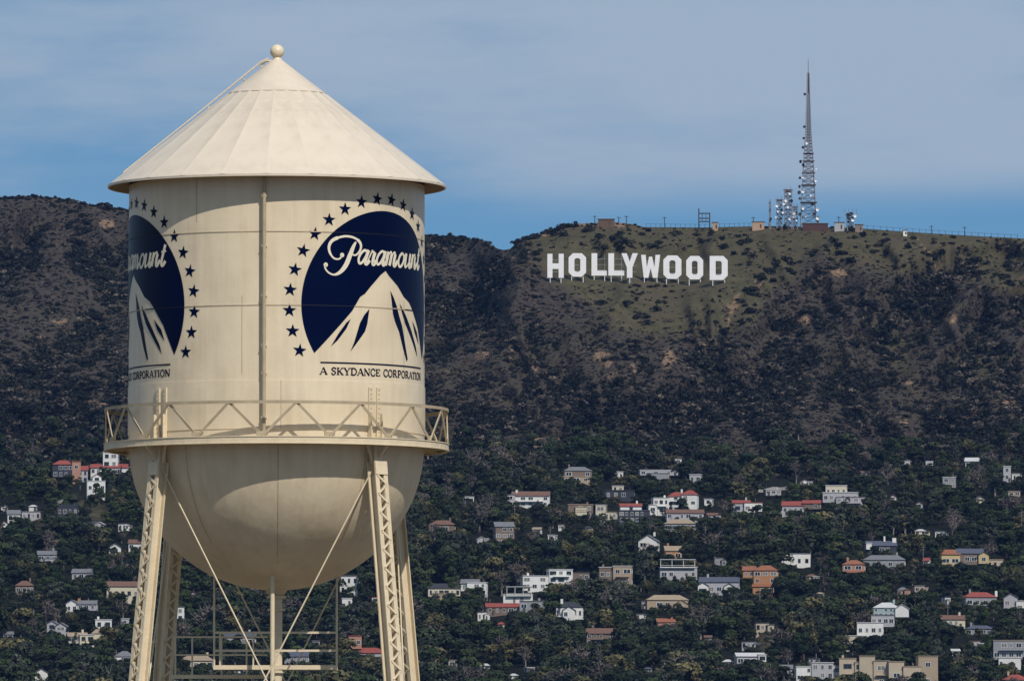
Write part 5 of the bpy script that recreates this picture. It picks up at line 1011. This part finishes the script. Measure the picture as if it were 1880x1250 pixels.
# ------------------------------------------------------------------ mass vegetation
def chaparral():
    N0 = 90000; px = rng.uniform(-160, 2060, N0); py = rng.uniform(350, 880, N0); top = ysk(px); k = py > top+1.0; px, py = px[k], py[k]
    gm = grass_mask(px, py); rm = rock_mask(px, py); cl = VA.fbm(px/75+py/260, py/60, 4); cl2 = VC.fbm(px/28, py/22, 3)
    cov = smooth01((.55*cl+.45*cl2-.385)/.16); low = smooth01((py-560)/200); g1, g2 = gully(px, py); cov = np.clip(cov+.16*low+(.50-g1)*1.75+(.48-g2)*.8+.25*smooth01((930-px)/80)+.26*smooth01((py-580)/130), 0, 1)
    keep = rng.random(len(px)) < (.10+.90*cov)*(1-.93*gm)*(1-.5*rm)*(.58+.12*low)
    keep &= ~((px > SIGN[0]) & (px < SIGN[1]) & (py > SIGN[2]) & (py < SIGN[3]+18))
    px, py, cov = px[keep], py[keep], cov[keep]; D = gD(px, py); tx, tz = ray(px, py); P = np.stack([tx*D, D, CZ+tz*D-.3], 1); n = len(px)
    s = (.8+2.9*rng.random(n)**2.0)*(.6+.7*cov); Sc = np.stack([s*rng.uniform(1, 1.6, n), s*rng.uniform(1, 1.6, n), s*rng.uniform(.8, 1.2, n)], 1)
    ix = np.where(rng.random(n) < .80, rng.integers(0, 4, n), rng.integers(4, 6, n))
    # low scrub that roughens the open ground between the big shrubs
    N1 = 60000; qx = rng.uniform(-160, 2060, N1); qy = rng.uniform(350, 860, N1); k = (qy > ysk(qx)+1) & (rng.random(N1) < (1-.80*grass_mask(qx, qy))*(1-.4*rock_mask(qx, qy))*np.clip(.35+1.1*VB.fbm(qx/22., qy/16., 3), 0, 1))
    k &= ~((qx > SIGN[0]) & (qx < SIGN[1]) & (qy > SIGN[2]) & (qy < SIGN[3])); qx, qy = qx[k], qy[k]; D = gD(qx, qy); tx, tz = ray(qx, qy); m = len(qx); s1 = .45+.75*rng.random(m)**1.6
    P = np.concatenate([P, np.stack([tx*D, D, CZ+tz*D-.1], 1)]); Sc = np.concatenate([Sc, np.stack([s1*rng.uniform(1, 2.0, m), s1*rng.uniform(1, 2.0, m), s1*rng.uniform(.7, 1.1, m)], 1)])
    ix = np.concatenate([ix, np.where(rng.random(m) < .62+.2*(qx < 900), rng.integers(0, 4, m), rng.integers(4, 6, m))]); n += m
    scatter('chaparral', 'mass of dark chaparral scrub covering the hillside', 'scrub', SHR, P, Sc, rng.uniform(0, 6.28, n), ix); return n
def woodland():
    kinds = ['oak0', 'oak1', 'oak2', 'green0', 'green1', 'tall0', 'olive0', 'olive1', 'bare0', 'bare1', 'cypress0']; wt = np.array([4.2, 4.2, 4.2, 3.8, 3.8, 3.0, 1.5, 1.5, 1.4, 1.4, 1.2]); wt = wt/wt.sum(); meshes = []
    for k in kinds:
        c, t, hh, rr_ = KINDS[k]; bm = bmesh.new(); bm.from_mesh(c); lay = bm.faces.layers.float.get('tone'); nf = len(bm.faces); bm.from_mesh(t); bm.faces.ensure_lookup_table()
        for f in bm.faces[nf:]: f.material_index = 1; f[lay] = 1.0
        me = bpy.data.meshes.new('wood_'+k); bm.to_mesh(me); bm.free(); me.materials.append(c.materials[0]); me.materials.append(t.materials[0]); meshes.append(me)
    # small bushes fill the gaps below house fronts
    nk = len(meshes); meshes += SHR[:4]
    P = []; Sc = []; Ix = []; Rz = []
    HB = np.array([h[:4] for h in HOUSES], float)
    def tryadd(px, py, ki, h):
        k = kinds[ki]; hh, rr_ = KINDS[k][2], KINDS[k][3]; D = float(gD(px, py)); mp = D/F
        inside = (px > HB[:, 0]-5) & (px < HB[:, 1]+5) & (py > HB[:, 3]-10) & (py < HB[:, 3]+6)
        if inside.any(): return
        r_ = rr_*h/hh/mp*.85; front = (py >= HB[:, 3]+2) & (px+r_ > HB[:, 0]) & (px-r_ < HB[:, 1]); lim = HB[front, 3]-(HB[front, 3]-HB[front, 2])*(rs.uniform(.05, .3) if rs.random() < .75 else rs.uniform(.3, .55))
        if len(lim):
            top = lim.max(); hmax = (py-top)*mp
            if h > hmax:
                h = hmax
                if h < 3.0:
                    if h < 1.0: return
                    s = h/1.0*.8; P.append(at(px, py, D)-Vector((0, 0, .3))); Sc.append((s*1.4, s*1.4, s)); Ix.append(nk+rs.randrange(4)); Rz.append(rs.uniform(0, 6)); return
        s = h/hh; P.append(at(px, py, D)-Vector((0, 0, .2))); q = rs.uniform(.95, 1.55) if ki < 5 else rs.uniform(.9, 1.25); Sc.append((s*q, s*q*rs.uniform(.85, 1.1), s)); Ix.append(ki); Rz.append(rs.uniform(0, 6))
    rs = random.Random(8); tries = 7200
    for _ in range(tries):
        px = rs.uniform(-140, 2040); py = rs.uniform(800, 1330)
        if py < 880 and rs.random() > smooth01((py-795)/85)*.9: continue
        gmv = float(grass_mask(np.array(px), np.array(py)))
        if rs.random() < gmv*.93: continue
        ki = int(np.searchsorted(np.cumsum(wt), rs.random())); ki = min(ki, len(kinds)-1)
        d = float(VB.fbm(px/120., py/80., 2)); h = rs.choice((rs.uniform(4.5, 8), rs.uniform(9, 13), rs.uniform(11, 17)))*(.75+.5*d)*(1.0 if py > 960 else .85)
        if kinds[ki].startswith(('tall', 'cyp')): h *= 1.35
        tryadd(px, py, ki, h)
    for _ in range(420):                                   # taller trees along the foot of the slope
        px = rs.uniform(-120, 2020); py = rs.uniform(1150, 1345); ki = rs.choice([0, 1, 2, 3, 4, 5, 5, 6, 8]); tryadd(px, py, ki, rs.uniform(11, 17))
    scatter('woodland', 'continuous dark tree cover between the hillside houses', 'woodland', meshes, P, Sc, Rz, Ix); return len(P)
print('chaparral', chaparral(), 'woodland', woodland(), 'houses', len(HOUSES), 'solo', len(SOLO))
